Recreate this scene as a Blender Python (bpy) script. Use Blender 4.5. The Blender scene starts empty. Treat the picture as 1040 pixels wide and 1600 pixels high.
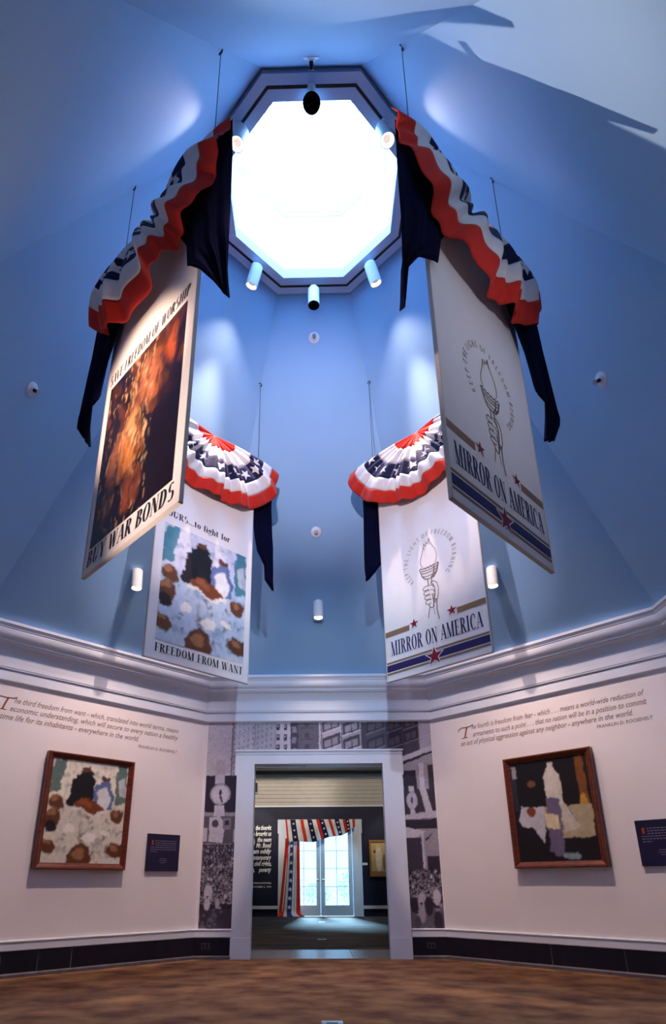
import bpy, math, random
import numpy as np
from mathutils import Matrix, Vector
random.seed(7)
D = bpy.data; COL = bpy.context.scene.collection; SC = bpy.context.scene
PI = math.pi; R = math.radians

# ------------------------------------------------------------------ camera
cd = D.cameras.new('camera'); cam = D.objects.new('camera', cd); COL.objects.link(cam); SC.camera = cam
cd.sensor_fit = 'VERTICAL'; cd.sensor_height = 36.0; cd.sensor_width = 23.4
cd.lens = 937.65 * 36 / 1600
cd.shift_x = (520 - 480.12) / 1600; cd.shift_y = (1041.27 - 800) / 1600
cd.clip_start = 0.05; cd.clip_end = 200
_p, _y, _r = R(19.859), R(-1.0407), R(0.222)
fw = Vector((math.sin(_y) * math.cos(_p), math.cos(_y) * math.cos(_p), math.sin(_p)))
rt = Vector((math.cos(_y), -math.sin(_y), 0)); up = rt.cross(fw)
r2 = rt * math.cos(_r) - up * math.sin(_r); u2 = rt * math.sin(_r) + up * math.cos(_r)
cam.matrix_world = Matrix(((r2.x, u2.x, -fw.x, 0.004), (r2.y, u2.y, -fw.y, -4.581), (r2.z, u2.z, -fw.z, 0.918), (0, 0, 0, 1)))

# ------------------------------------------------------------------ world, exposure, large lights
w = D.worlds.new('world'); SC.world = w; w.use_nodes = True
bg = w.node_tree.nodes['Background']; bg.inputs[0].default_value = (0.34, 0.66, 1.0, 1); bg.inputs[1].default_value = 3.2
vs = SC.view_settings; vs.view_transform = 'Standard'; vs.look = 'None'; vs.gamma = 1.0; vs.exposure = 0.15; vs.use_curve_mapping = False
SKYLIGHT = 24.0           # strength of the daylight coming through the skylight panes
SKYCOL = (0.22, 0.50, 1.0)
WARM = (1.0, 0.70, 0.55)
def lamp(kind, name, loc, target, energy, color, size=0.05, angle=60, blend=0.6, size_y=None):
    l = D.lights.new(name, kind); l.energy = energy; l.color = color
    if kind == 'SPOT': l.spot_size = R(angle); l.spot_blend = blend; l.shadow_soft_size = size
    elif kind == 'AREA':
        l.size = size
        if size_y: l.shape = 'RECTANGLE'; l.size_y = size_y
    else: l.shadow_soft_size = size
    o = D.objects.new(name, l); COL.objects.link(o); o.location = loc
    d = Vector(target) - Vector(loc); o.rotation_euler = d.to_track_quat('-Z', 'Y').to_euler()
    return o
# warm light thrown up from the left side of the room on the near right slope of the vault
lamp('SPOT', 'uplight', (-3.55, -1.17, 1.35), (1.45, -2.55, 5.75), 1500, (1.0, 0.72, 0.58), 0.02, 32, 1.0)
# hazy daylight falling through the glass doors of the far room
_s = lamp('SUN', 'daylight', (0, 30, 20), (0, 0, 0), 34.0, (0.38, 0.72, 1.0)); _s.data.angle = R(14); _s.rotation_euler = (Vector((.06, -1, -.50))).to_track_quat('-Z', 'Y').to_euler()

# ------------------------------------------------------------------ helpers
def srgb(r, g, b):
    f = lambda c: (c / 255 / 12.92) if c / 255 <= 0.04045 else ((c / 255 + 0.055) / 1.055) ** 2.4
    return (f(r), f(g), f(b))
def mat(name, color, rough=0.6, noise=0.0, scale=8.0, bump=0.0, bscale=60.0, metal=0.0, emit=None, estr=0.0, stretch=None, color2=None, spec=0.3):
    m = D.materials.new(name); m.use_nodes = True; nt = m.node_tree; b = nt.nodes['Principled BSDF']
    b.inputs['Base Color'].default_value = (*color, 1); b.inputs['Roughness'].default_value = rough
    b.inputs['Metallic'].default_value = metal; b.inputs['Specular IOR Level'].default_value = spec
    tc = nt.nodes.new('ShaderNodeTexCoord'); mp = nt.nodes.new('ShaderNodeMapping')
    nt.links.new(tc.outputs['Object'], mp.inputs[0])
    if stretch: mp.inputs['Scale'].default_value = stretch
    if noise > 0 or color2:
        n = nt.nodes.new('ShaderNodeTexNoise'); n.inputs['Scale'].default_value = scale; n.inputs['Detail'].default_value = 5
        nt.links.new(mp.outputs[0], n.inputs['Vector'])
        cr = nt.nodes.new('ShaderNodeValToRGB'); nt.links.new(n.outputs['Fac'], cr.inputs[0])
        c2 = color2 if color2 else tuple(c * (1 - noise) for c in color)
        cr.color_ramp.elements[0].position = 0.32; cr.color_ramp.elements[1].position = 0.68
        cr.color_ramp.elements[0].color = (*c2, 1); cr.color_ramp.elements[1].color = (*color, 1)
        nt.links.new(cr.outputs[0], b.inputs['Base Color'])
    if bump > 0:
        n2 = nt.nodes.new('ShaderNodeTexNoise'); n2.inputs['Scale'].default_value = bscale; n2.inputs['Detail'].default_value = 3
        nt.links.new(mp.outputs[0], n2.inputs['Vector'])
        bp = nt.nodes.new('ShaderNodeBump'); bp.inputs['Strength'].default_value = bump; bp.inputs['Distance'].default_value = 0.01
        nt.links.new(n2.outputs['Fac'], bp.inputs['Height']); nt.links.new(bp.outputs[0], b.inputs['Normal'])
    if emit:
        b.inputs['Emission Color'].default_value = (*emit, 1); b.inputs['Emission Strength'].default_value = estr
    return m
def attr_mat(name, rough=0.55):
    m = D.materials.new(name); m.use_nodes = True; nt = m.node_tree; b = nt.nodes['Principled BSDF']
    a = nt.nodes.new('ShaderNodeAttribute'); a.attribute_name = 'Col'; nt.links.new(a.outputs['Color'], b.inputs['Base Color'])
    n = nt.nodes.new('ShaderNodeTexNoise'); n.inputs['Scale'].default_value = 90; bp = nt.nodes.new('ShaderNodeBump'); bp.inputs['Strength'].default_value = 0.08
    nt.links.new(n.outputs['Fac'], bp.inputs['Height']); nt.links.new(bp.outputs[0], b.inputs['Normal'])
    b.inputs['Roughness'].default_value = rough; b.inputs['Specular IOR Level'].default_value = 0.3
    return m
def cloth_mat(name, color, rough=0.75, trans=0.0):
    m = mat(name, color, rough, noise=0.10, scale=14, bump=0.25, bscale=220, spec=0.2)
    b = m.node_tree.nodes['Principled BSDF']; b.inputs['Sheen Weight'].default_value = 0.08
    return m
M = {
 'vault': mat('vault_daylight_paint', (0.28, 0.49, 0.76), 0.75, noise=0.03, scale=2.0, bump=0.05, bscale=40),  # blue cast of the skylight is deepened into this paint colour
 'wall': mat('wall_paint', (0.82, 0.79, 0.82), 0.7, noise=0.03, scale=3.0, bump=0.08, bscale=90),
 'trim': mat('trim_paint', (0.70, 0.76, 0.88), 0.45, noise=0.03, scale=5.0, bump=0.03),
 'ring': mat('ring_paint', (0.42, 0.52, 0.72), 0.6, noise=0.03, scale=4.0),
 'white': mat('lantern_white', (0.88, 0.88, 0.88), 0.7, noise=0.02, scale=4.0),
 'track': mat('track_black', (0.01, 0.01, 0.015), 0.5, noise=0.2, scale=20),
 'can': mat('lamp_housing_white', (0.80, 0.80, 0.80), 0.4, noise=0.03, scale=20),
 'lit': mat('lamp_glass_lit', (1, 1, 1), 0.4, noise=0.02, emit=(1.0, 0.78, 0.6), estr=14),
 'litlow': mat('lamp_glass_warm', (1, 1, 1), 0.4, noise=0.02, emit=(1.0, 0.66, 0.42), estr=5),
 'off': mat('lamp_mouth_dark', (0.002, 0.002, 0.004), 1.0, noise=0.3, scale=40, spec=0.0),
 'base': mat('base_panel_navy', (0.010, 0.011, 0.024), 0.35, noise=0.3, scale=9, bump=0.05),
 'joint': mat('base_joint', (0.05, 0.05, 0.09), 0.5, noise=0.2, scale=9),
 'curb': mat('stone_curb', (0.13, 0.12, 0.15), 0.45, noise=0.35, scale=12, bump=0.1),
 'carpet': mat('carpet_brown', (0.38, 0.20, 0.095), 0.95, color2=(0.12, 0.055, 0.04), scale=2.6, bump=0.5, bscale=150, stretch=(1.0, 1.2, 1), spec=0.05),
 'carpet2': mat('carpet_far', (0.20, 0.155, 0.13), 0.9, color2=(0.11, 0.08, 0.065), scale=2.2, bump=0.15, bscale=150, stretch=(0.6, 1.0, 1), spec=0.03),
 'stone': mat('threshold_stone', (0.22, 0.21, 0.22), 0.3, noise=0.3, scale=6, bump=0.05),
 'navywall': mat('navy_wall', (0.008, 0.011, 0.040), 0.6, noise=0.15, scale=5, bump=0.04),
 'beige': mat('clapboard_beige', (0.50, 0.48, 0.45), 0.7, noise=0.08, scale=6),
 'board': mat('banner_board', (0.80, 0.78, 0.78), 0.32, noise=0.02, scale=6, bump=0.02, spec=0.4),
 'boardedge': mat('banner_edge', (0.62, 0.60, 0.58), 0.5, noise=0.05, scale=12),
 'ink': mat('ink_black', (0.018, 0.018, 0.03), 0.4, noise=0.1, scale=30),
 'navyink': mat('ink_navy', (0.022, 0.018, 0.11), 0.4, noise=0.1, scale=30),
 'tanink': mat('ink_tan', (0.26, 0.16, 0.085), 0.4, noise=0.1, scale=30),
 'lineink': mat('ink_line', (0.22, 0.17, 0.15), 0.5, noise=0.1, scale=30),
 'redink': mat('ink_crimson', (0.24, 0.012, 0.03), 0.4, noise=0.1, scale=30),
 'whiteink': mat('ink_white', (0.82, 0.82, 0.84), 0.4, noise=0.03, scale=30),
 'quote': mat('wall_quote_ink', (0.26, 0.18, 0.17), 0.6, noise=0.1, scale=30),
 'initial': mat('wall_initial_ink', (0.30, 0.10, 0.035), 0.5, noise=0.1, scale=30),
 'redcloth': cloth_mat('red_cloth', (0.62, 0.030, 0.018)),
 'whitecloth': cloth_mat('white_cloth', (0.80, 0.78, 0.80)),
 'navycloth': cloth_mat('navy_cloth', (0.010, 0.012, 0.060)),
 'darknavy': mat('dark_navy_drape', (0.003, 0.004, 0.022), 0.95, noise=0.2, scale=14, bump=0.2, bscale=220, spec=0.05),
 'bluecloth': cloth_mat('blue_cloth', (0.03, 0.06, 0.28)),
 'mahogany': mat('mahogany_frame', (0.17, 0.030, 0.010), 0.35, color2=(0.07, 0.012, 0.006), scale=10, stretch=(1, 1, 6), bump=0.05, spec=0.5),
 'gold': mat('gold_frame', (0.45, 0.24, 0.06), 0.4, noise=0.3, scale=20, metal=0.4),
 'plaque': mat('plaque_navy', (0.014, 0.012, 0.050), 0.35, noise=0.15, scale=8),
 'plaquetext': mat('plaque_text', (0.22, 0.20, 0.34), 0.5, noise=0.1, scale=30),
 'plaquered': mat('plaque_red', (0.40, 0.04, 0.02), 0.5, noise=0.1, scale=30),
 'metal': mat('chrome', (0.5, 0.52, 0.55), 0.25, noise=0.1, scale=30, metal=1.0),
 'dark': mat('dark_hole', (0.01, 0.01, 0.012), 0.6, noise=0.2, scale=40),
 'wire': mat('wire_steel', (0.03, 0.035, 0.05), 0.5, noise=0.2, scale=30),
 'outlet': mat('outlet_plate', (0.045, 0.045, 0.08), 0.4, noise=0.1, scale=30),
 'doorpaint': mat('door_paint', (0.62, 0.70, 0.80), 0.4, noise=0.03, scale=8),
 'rail': mat('white_railing', (0.8, 0.85, 0.9), 0.5, noise=0.05, scale=8),
 'deck': mat('terrace_floor', (0.6, 0.65, 0.7), 0.7, noise=0.1, scale=4),
 'leaf': mat('hedge_leaf', (0.50, 0.62, 0.62), 0.7, noise=0.3, scale=6, bump=0.4, bscale=8),
 'pane': mat('skylight_pane', (0.9, 0.9, 0.9), 0.5, noise=0.01, emit=SKYCOL, estr=SKYLIGHT),
 'picture': attr_mat('picture_print'),
 'gloss': attr_mat('poster_print', 0.22),
}
gl = D.materials.new('door_glass'); gl.use_nodes = True; nt = gl.node_tree; nt.nodes.remove(nt.nodes['Principled BSDF'])
_t = nt.nodes.new('ShaderNodeBsdfTransparent'); _g = nt.nodes.new('ShaderNodeBsdfGlossy'); _m = nt.nodes.new('ShaderNodeMixShader'); _n = nt.nodes.new('ShaderNodeTexNoise')
_t.inputs[0].default_value = (0.93, 0.97, 1, 1); _g.inputs['Roughness'].default_value = 0.05; _m.inputs[0].default_value = 0.06
nt.links.new(_t.outputs[0], _m.inputs[1]); nt.links.new(_g.outputs[0], _m.inputs[2]); nt.links.new(_m.outputs[0], nt.nodes['Material Output'].inputs[0])
M['glass'] = gl

class MB:
    def __init__(s): s.v = []; s.f = []
    def box(s, x0, x1, y0, y1, z0, z1):
        b = len(s.v); s.v += [(x, y, z) for z in (z0, z1) for y in (y0, y1) for x in (x0, x1)]
        s.f += [tuple(b + i for i in q) for q in ((0, 2, 3, 1), (4, 5, 7, 6), (0, 1, 5, 4), (2, 6, 7, 3), (0, 4, 6, 2), (1, 3, 7, 5))]; return s
    def poly(s, pts): b = len(s.v); s.v += [tuple(p) for p in pts]; s.f.append(tuple(range(b, b + len(pts)))); return s
    def prism(s, poly, y0, y1):   # polygon in x,z extruded in y
        n = len(poly); b = len(s.v)
        s.v += [(x, y0, z) for x, z in poly] + [(x, y1, z) for x, z in poly]
        s.f += [tuple(range(b, b + n)), tuple(range(b + 2 * n - 1, b + n - 1, -1))]
        for i in range(n): j = (i + 1) % n; s.f.append((b + i, b + n + i, b + n + j, b + j))
        return s
    def tube(s, path, r, n=8, cap=True):
        rings = []
        P = [Vector(p) for p in path]
        for i, p in enumerate(P):
            d = (P[min(i + 1, len(P) - 1)] - P[max(i - 1, 0)]).normalized()
            a = d.cross(Vector((0, 0, 1))); a = a if a.length > 1e-3 else d.cross(Vector((1, 0, 0))); a.normalize(); c = d.cross(a)
            rr = r[i] if isinstance(r, (list, tuple)) else r
            b = len(s.v); rings.append(b)
            s.v += [tuple(p + (a * math.cos(2 * PI * k / n) + c * math.sin(2 * PI * k / n)) * rr) for k in range(n)]
        for a, b in zip(rings, rings[1:]):
            s.f += [(a + k, a + (k + 1) % n, b + (k + 1) % n, b + k) for k in range(n)]
        if cap: s.f += [tuple(rings[0] + k for k in range(n))[::-1], tuple(rings[-1] + k for k in range(n))]
        return s
    def lathe(s, prof, n=24):     # prof = (r,z)
        b = len(s.v)
        for r, z in prof: s.v += [(r * math.cos(2 * PI * k / n), r * math.sin(2 * PI * k / n), z) for k in range(n)]
        for i in range(len(prof) - 1):
            a = b + i * n; c = a + n; s.f += [(a + k, a + (k + 1) % n, c + (k + 1) % n, c + k) for k in range(n)]
        return s
    def grid(s, fn, nu, nv):
        b = len(s.v); s.v += [tuple(fn(i / nu, j / nv)) for j in range(nv + 1) for i in range(nu + 1)]
        s.f += [(b + j * (nu + 1) + i, b + j * (nu + 1) + i + 1, b + (j + 1) * (nu + 1) + i + 1, b + (j + 1) * (nu + 1) + i) for j in range(nv) for i in range(nu)]
        return s
    def build(s, name, m, parent=None, smooth=False, kind=None):
        me = D.meshes.new(name); me.from_pydata(s.v, [], s.f); me.materials.append(M[m] if isinstance(m, str) else m)
        if smooth: me.polygons.foreach_set('use_smooth', [True] * len(me.polygons))
        me.update(); o = D.objects.new(name, me); COL.objects.link(o)
        if parent: o.parent = parent
        if kind: o['kind'] = kind
        return o
def solidify(o, t, off=0): md = o.modifiers.new('solid', 'SOLIDIFY'); md.thickness = t; md.offset = off; return o
def thing(name, label, cat, loc=(0, 0, 0), rz=0, group=None):
    o = D.objects.new(name, None); COL.objects.link(o); o.location = loc; o.rotation_euler = (0, 0, rz)
    o['label'] = label; o['category'] = cat; o.empty_display_size = 0.2
    if group: o['group'] = group
    return o
def tag(o, label, cat, group=None):
    o['label'] = label; o['category'] = cat
    if group: o['group'] = group
    return o

AP = 3.964; T8 = math.tan(PI / 8)
def on_face(az, r, t, z):    # world point on the octagon face direction az (deg), apothem r, along-wall offset t
    a = R(az); return Vector((r * math.sin(a) + t * math.cos(a), r * math.cos(a) - t * math.sin(a), z))
def sweep(az, prof, closed=True, t0=None, t1=None):    # profile (r,z) swept along a face, mitred at the octagon corners
    b = MB(); n = len(prof)
    for sgn, t in ((-1, t0), (1, t1)):
        b.v += [tuple(on_face(az, r, (sgn * r * T8 if t is None else t), z)) for r, z in prof]
    rng = range(n) if closed else range(n - 1)
    for i in rng: j = (i + 1) % n; b.f.append((i, j, n + j, n + i))
    if closed: b.f += [tuple(range(n))[::-1], tuple(range(n, 2 * n))]
    return b
def wall_frame(az): return (on_face(az, AP, 0, 0), -R(az))   # local: +x right seen from inside, -y into the room

# ------------------------------------------------------------------ room shell
AZ = {'back': 0, 'back_right': 45, 'right': 90, 'front_right': 135, 'front': 180, 'front_left': -135, 'left': -90, 'back_left': -45}
SLOPE = 5 / 3; ZK = 7.266 + 1.7232 * SLOPE      # vault plane: z = ZK - SLOPE * r
RAIL = [(AP, .254), (AP - .022, .254), (AP - .026, .262), (AP - .026, .335), (AP - .034, .342), (AP - .034, .352), (AP, .358)]
CORN = [(AP, 3.13), (AP - .03, 3.145), (AP - .034, 3.15), (AP - .034, 3.262), (AP - .03, 3.268), (AP - .03, 3.276), (AP - .05, 3.282), (AP - .05, 3.295)]
for k in range(9):
    a = k / 8 * PI / 2; CORN.append((AP - .055 - .07 * (1 - math.cos(a)), 3.30 + .26 * math.sin(a)))
CORN += [(AP - .15, 3.562), (AP - .15, 3.575), (AP - .165, 3.58), (AP - .165, 3.605), (AP - .172, 3.61)]
for k in range(7):
    a = k / 6 * PI / 2; CORN.append((AP - .175 - .04 * math.sin(a), 3.615 + .10 * (1 - math.cos(a))))
CORN += [(AP - .222, 3.72), (AP - .222, 3.738), (AP - .232, 3.742), (AP - .232, 3.756), (AP - .243, 3.76), (AP - .243, 3.795), (AP + .05, 3.795)]
for side, az in AZ.items():
    if side in ('back', 'front'):
        b = MB()
        for t0, t1, z0, z1 in ((None, -.93, 0, 3.9), (.93, None, 0, 3.9), (-.93, .93, 2.53 if side == 'back' else 2.66, 3.9)):
            s = sweep(az, [(AP, z0), (AP + .13, z0), (AP + .13, z1), (AP, z1)], True, t0, t1); n = len(b.v)
            b.v += s.v; b.f += [tuple(i + n for i in f) for f in s.f]
        b.build('wall_' + side, 'wall', kind='structure')
    else:
        sweep(az, [(AP, 0), (AP + .13, 0), (AP + .13, 3.9), (AP, 3.9)]).build('wall_' + side, 'wall', kind='structure')
tn = 1
for side, az in AZ.items():
    sweep(az, CORN, False).build('trim_%d' % tn, 'trim', kind='structure'); tn += 1
spans = {'back': [(-1.642, -1.16), (1.19, 1.642)], 'front': [(-1.642, -1.16), (1.16, 1.642)]}
joints = {'back_left': [-1.642, -.75, -.365, .007, 1.065, 1.642], 'back_right': [-1.642, -1.36, -.25, .55, 1.642]}
for side, az in AZ.items():
    tops = spans.get(side, [(None, None)])
    for (t0, t1) in tops:
        f0 = lambda v: None if (v is None or abs(abs(v) - 1.642) < .01) else v
        sweep(az, RAIL, True, f0(t0), f0(t1)).build('trim_%d' % tn, 'trim', kind='structure'); tn += 1
    bb = MB()
    for (t0, t1) in tops:
        s = sweep(az, [(AP, 0), (AP - .055, 0), (AP - .055, .030), (AP - .045, .042), (AP, .042)], True, f0(t0), f0(t1)); n = len(bb.v)
        bb.v += s.v; bb.f += [tuple(i + n for i in f) for f in s.f]
    base = bb.build('baseboard_' + side, 'curb', kind='structure')
    if side in joints: segs = list(zip(joints[side], joints[side][1:]))
    elif side in spans: segs = spans[side]
    else: segs = [(-1.642 + k * 3.284 / 4, -1.642 + (k + 1) * 3.284 / 4) for k in range(4)]
    for a0, a1 in segs:
        e0 = None if abs(a0 + 1.642) < .01 else a0 + .005; e1 = None if abs(a1 - 1.642) < .01 else a1 - .005
        if e0 is None and abs(a0 + 1.642) < .01: e0 = None
        sweep(az, [(AP, .042), (AP - .018, .042), (AP - .018, .250), (AP - .012, .254), (AP, .254)], True, e0, e1).build('base_panel', 'base', base)
# outlets low on the back wall
for x, lab in ((-1.49, 'dark electrical outlet on the base panel left of the doorway'), (1.43, 'dark electrical outlet on the base panel right of the doorway')):
    t = thing('wall_outlet', lab, 'outlet', (x, AP - .018, .155), 0, 'outlets beside the doorway')
    MB().box(-.055, .055, -.007, 0, -.036, .036).build('plate', 'outlet', t)
    for sx in (-.024, .024): MB().box(sx - .014, sx + .014, -.010, -.006, -.02, .02).build('socket', 'dark', t)

# vault: eight sloping faces up to the ring, one mesh per face of the ceiling
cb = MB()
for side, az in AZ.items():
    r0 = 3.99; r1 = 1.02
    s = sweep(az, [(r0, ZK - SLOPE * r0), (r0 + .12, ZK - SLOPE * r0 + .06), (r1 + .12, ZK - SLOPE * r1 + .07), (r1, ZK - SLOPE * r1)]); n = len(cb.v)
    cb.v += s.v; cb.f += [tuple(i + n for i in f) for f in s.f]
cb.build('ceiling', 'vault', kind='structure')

# ring around the skylight well: soffit with a recessed black lighting track, then the lantern drum
ZR = 8.16
for k, (side, az) in enumerate(AZ.items()):
    s = sweep(az, [(.914, ZR), (1.015, ZR), (1.015, ZR + .022), (1.045, ZR + .022), (1.045, ZR), (1.135, ZR), (1.135, ZR + .16), (.914, ZR + .16)])
    s.build('trim_%d' % tn, 'ring', kind='structure'); tn += 1
lan = MB()
for az in AZ.values():
    s = sweep(az, [(.916, ZR + .15), (1.02, ZR + .15), (1.02, 9.34), (.916, 9.34)]); n = len(lan.v); lan.v += s.v; lan.f += [tuple(i + n for i in f) for f in s.f]
lan.build('wall_lantern', 'white', kind='structure')
lip = MB()
for az in AZ.values():
    s = sweep(az, [(.917, 9.28), (.884, 9.28), (.884, 9.31), (.80, 9.32), (.80, 9.40), (.917, 9.40)]); n = len(lip.v); lip.v += s.v; lip.f += [tuple(i + n for i in f) for f in s.f]
lip.build('trim_%d' % tn, 'white', kind='structure'); tn += 1
track = thing('lighting_track', 'black octagonal lighting track set in the soffit around the skylight', 'track', (0, 0, ZR))
for az in AZ.values():
    b = sweep(az, [(1.018, ZR - .006), (1.042, ZR - .006), (1.042, ZR + .02), (1.018, ZR + .02)]); b.v = [(x, y, z - ZR) for x, y, z in b.v]
    b.build('track_section', 'track', track)
# gabled skylight of panes and glazing bars over the lantern
sky = MB().box(-1.0, 1.0, -.99, 1.0, 9.401, 9.42); sky.v = []; sky.f = []
for x0, x1, y0, y1 in ((-1.05, 1.05, .82, 1.05), (-1.05, 1.05, -1.05, -.82), (-1.05, -.82, -.82, .82), (.82, 1.05, -.82, .82)): sky.box(x0, x1, y0, y1, 9.402, 9.46)
frame = sky.build('window_1', 'white', kind='structure')
ridge = 9.95
for sgn in (1, -1):
    for i in range(6):
        for j in range(3):
            xa = -.86 + i * 1.72 / 6; xb = xa + 1.72 / 6; ya = .86 * (1 - j / 3); yb = .86 * (1 - (j + 1) / 3)
            za = 9.46 + (ridge - 9.46) * j / 3; zb = 9.46 + (ridge - 9.46) * (j + 1) / 3; g = .012
            MB().poly([(xa + g, sgn * (ya - g), za), (xb - g, sgn * (ya - g), za), (xb - g, sgn * (yb + g), zb), (xa + g, sgn * (yb + g), zb)][::sgn]).build('skylight_pane', 'pane', frame)
bars = MB()
for sgn in (1, -1):
    for i in range(7):
        x = -.86 + i * 1.72 / 6; bars.tube([(x, sgn * .86, 9.46), (x, 0, ridge)], .017, 6)
    for j in range(3):
        bars.tube([(-.86, sgn * .86 * (1 - j / 3), 9.46 + (ridge - 9.46) * j / 3), (.86, sgn * .86 * (1 - j / 3), 9.46 + (ridge - 9.46) * j / 3)], .017, 6)
bars.tube([(-.86, 0, ridge), (.86, 0, ridge)], .03, 6)
bars.build('glazing_bars', 'white', frame)
gb = MB()
for x in (-.86, .86): gb.poly([(x, -.86, 9.46), (x, .86, 9.46), (x, 0, ridge)])
gb.build('gable_end', 'white', frame)

# floor
MB().box(-6, 6, -4.15, 3.98, -.15, 0).build('floor', 'carpet', kind='structure')
th = MB()
for x0, x1 in ((-2.6, -1.3), (-1.295, .0), (.005, 1.3), (1.305, 2.6)): th.box(x0, x1, 3.985, 5.09, -.15, .001)
th = MB().box(-5, 5, 3.98, 5.09, -.15, -.006).build('threshold', 'curb', kind='structure')
for x0, x1 in ((-2.6, -1.3), (-1.295, -.42), (-.415, .43), (.435, 1.3), (1.305, 2.6)): MB().box(x0, x1, 3.985, 5.085, -.006, .002).build('stone_slab', 'stone', th)
MB().box(-5, 5, 5.09, 14.52, -.15, 0).build('floor_far_room', 'carpet2', kind='structure')
MB().box(-4, 4, -9, -4.15, -.15, 0).build('floor_near_hall', 'carpet2', kind='structure')
# hall behind the photographer
h = MB().box(-4.1, -4, -9, -4.1, 0, 3.4).box(4, 4.1, -9, -4.1, 0, 3.4).box(-4.1, 4.1, -9.1, -9, 0, 3.4)
h.build('wall_near_hall', 'wall', kind='structure'); MB().box(-4.1, 4.1, -9.1, -4.1, 3.4, 3.5).build('ceiling_near_hall', 'wall', kind='structure')

# doorway casings (near doorway the photographer stands in, far doorway in view)
def casing(az, name, up=0.0):
    o, rz = wall_frame(az)
    root = MB().prism([(-1.16, 0), (-.91, 0), (-.91, 2.52), (.91, 2.52), (.91, 0), (1.18, 0), (1.18, 2.36), (1.20, 2.36), (1.20, 2.70), (-1.185, 2.70), (-1.185, 2.36), (-1.16, 2.36)], -.035, .0)
    # reveal lining
    root.box(-.932, -.91, 0, .15, 0, 2.52).box(.91, .932, 0, .15, 0, 2.52).box(-.932, .932, 0, .15, 2.52, 2.542)
    root.v = [(x, y, z + (up if z > 2 else 0)) for x, y, z in root.v]
    r = root.build(name, 'trim', kind='structure'); r.location = o; r.rotation_euler = (0, 0, rz)
    MB().box(-1.195, 1.21, -.052, -.0, 2.70 + up, 2.722 + up).box(-1.18, 1.195, -.041, -.03, 2.655 + up, 2.668 + up).build('cap_moulding', 'trim', r)
    for x0, x1 in ((-1.168, -.906), (.906, 1.188)): MB().box(x0, x1, -.045, .0, 0, .25).build('plinth_block', 'trim', r)
    return r
casing(0, 'door_1'); casing(180, 'door_2', .13)

# ------------------------------------------------------------------ lamps in white cans
def can(name, label, loc, aim, lit, mount_to=None, energy=0, angle=60, group=None, color=WARM, blend=.7, L=.27, rad=.072, spill=0, spill_to=None):
    loc = Vector(loc); d = (Vector(aim) - loc).normalized()
    t = thing(name, label, 'lamp', loc, 0, group)
    q = d.to_track_quat('-Z', 'Y').to_matrix().to_4x4()
    b = MB().lathe([(.001, L * .5), (rad * .8, L * .5), (rad, L * .45), (rad, -L * .5), (rad * .90, -L * .5), (rad * .88, -L * .38), (.001, -L * .38)], 28)
    b.v = [tuple(q @ Vector(v)) for v in b.v]; b.build('housing', 'can', t)
    m = MB().lathe([(rad * .995, -L * .505), (rad * .86, -L * .505), (rad * .86, -L * .40), (.001, -L * .39)] if lit == 'off' else [(rad * .87, -L * .40), (rad * .5, -L * .375), (.001, -L * .37)], 28); m.v = [tuple(q @ Vector(v)) for v in m.v]
    m.build('lamp_glass', {'hot': 'lit', 'warm': 'litlow', 'off': 'off'}[lit], t)
    if mount_to is not None:
        mt = Vector(mount_to) - loc; MB().tube([tuple(q @ Vector((0, 0, L * .3))), tuple(mt)], .014, 8).build('stem', 'can', t)
        pl = MB().lathe([(.001, .012), (.04, .012), (.04, -.012), (.001, -.012)], 16); pl.v = [(x + mt.x, y + mt.y, z + mt.z) for x, y, z in pl.v]; pl.build('mounting_plate', 'can', t)
    if spill:   # hot centre of the beam plus a weak wide spill, as a reflector lamp gives
        sa, sn = spill_to if spill_to else (loc + d * 3, 84)
        lamp('SPOT', 'lamp_spill', loc + d * (L * .5 + .03), sa, spill, color, .035, sn, 1.0)
    if energy:
        l = lamp('SPOT', 'lamp_beam', loc + d * (L * .5 + .03), loc + d * 3, energy, color, .035, angle, blend)
    return t
G = 'white can spotlights on the track around the skylight'
def ringcan(az, label, lit, energy, aim=None, angle=60, drop=.20, r=1.03, t=0, **k):
    p = on_face(az, r, t, ZR - drop); top = on_face(az, 1.03, t, ZR - .020)
    a = aim if aim is not None else on_face(az, AP, 0, 1.6)
    return can('track_spotlight', label, p, a, lit, top, energy, angle, G, **k)
RINGE = 1050
ringcan(-45, 'lit white can spotlight on the track below the skylight, far left', 'warm', RINGE, angle=46, blend=.8, spill=110)
ringcan(45, 'lit white can spotlight on the track below the skylight, far right', 'warm', RINGE, angle=46, blend=.8, spill=110)
ringcan(0, 'unlit white can pointing straight down at the far side of the skylight', 'off', 0, aim=(0, 1.22, 0))
ringcan(180, 'unlit can with dark round mouth at the near edge of the skylight', 'off', 0, aim=(0, -4.5, .95), r=1.0, rad=.085)
ringcan(-135, 'glaring lit can spotlight at the tip of the upper left bunting', 'hot', 420, aim=on_face(-135, 2.7, 0, 0), angle=34, blend=.9, spill=48, spill_to=(on_face(-135, 1.88, 0, 6.95), 50))
ringcan(135, 'glaring lit can spotlight at the tip of the upper right bunting', 'hot', 420, aim=on_face(135, 2.7, 0, 0), angle=34, blend=.9, spill=48, spill_to=(on_face(135, 1.88, 0, 6.95), 50))
GL = 'white can lights low on the blue vault'
def lowcan(az, label, energy, aim, lit='warm', an=95, co=(1.0, .66, .48)):
    p = on_face(az, 3.22, -.04 if az else .02, 4.60); m = on_face(az, 3.255, -.04 if az else .02, ZK - SLOPE * 3.255 - .004)
    return can('wall_can_light', label, p, aim, lit, m, energy, an, GL, color=co, L=.27, rad=.068)
lowcan(-45, 'lit white can light between the two left banners', 80, on_face(-45, 2.9, 0, 0), 'hot')
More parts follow.
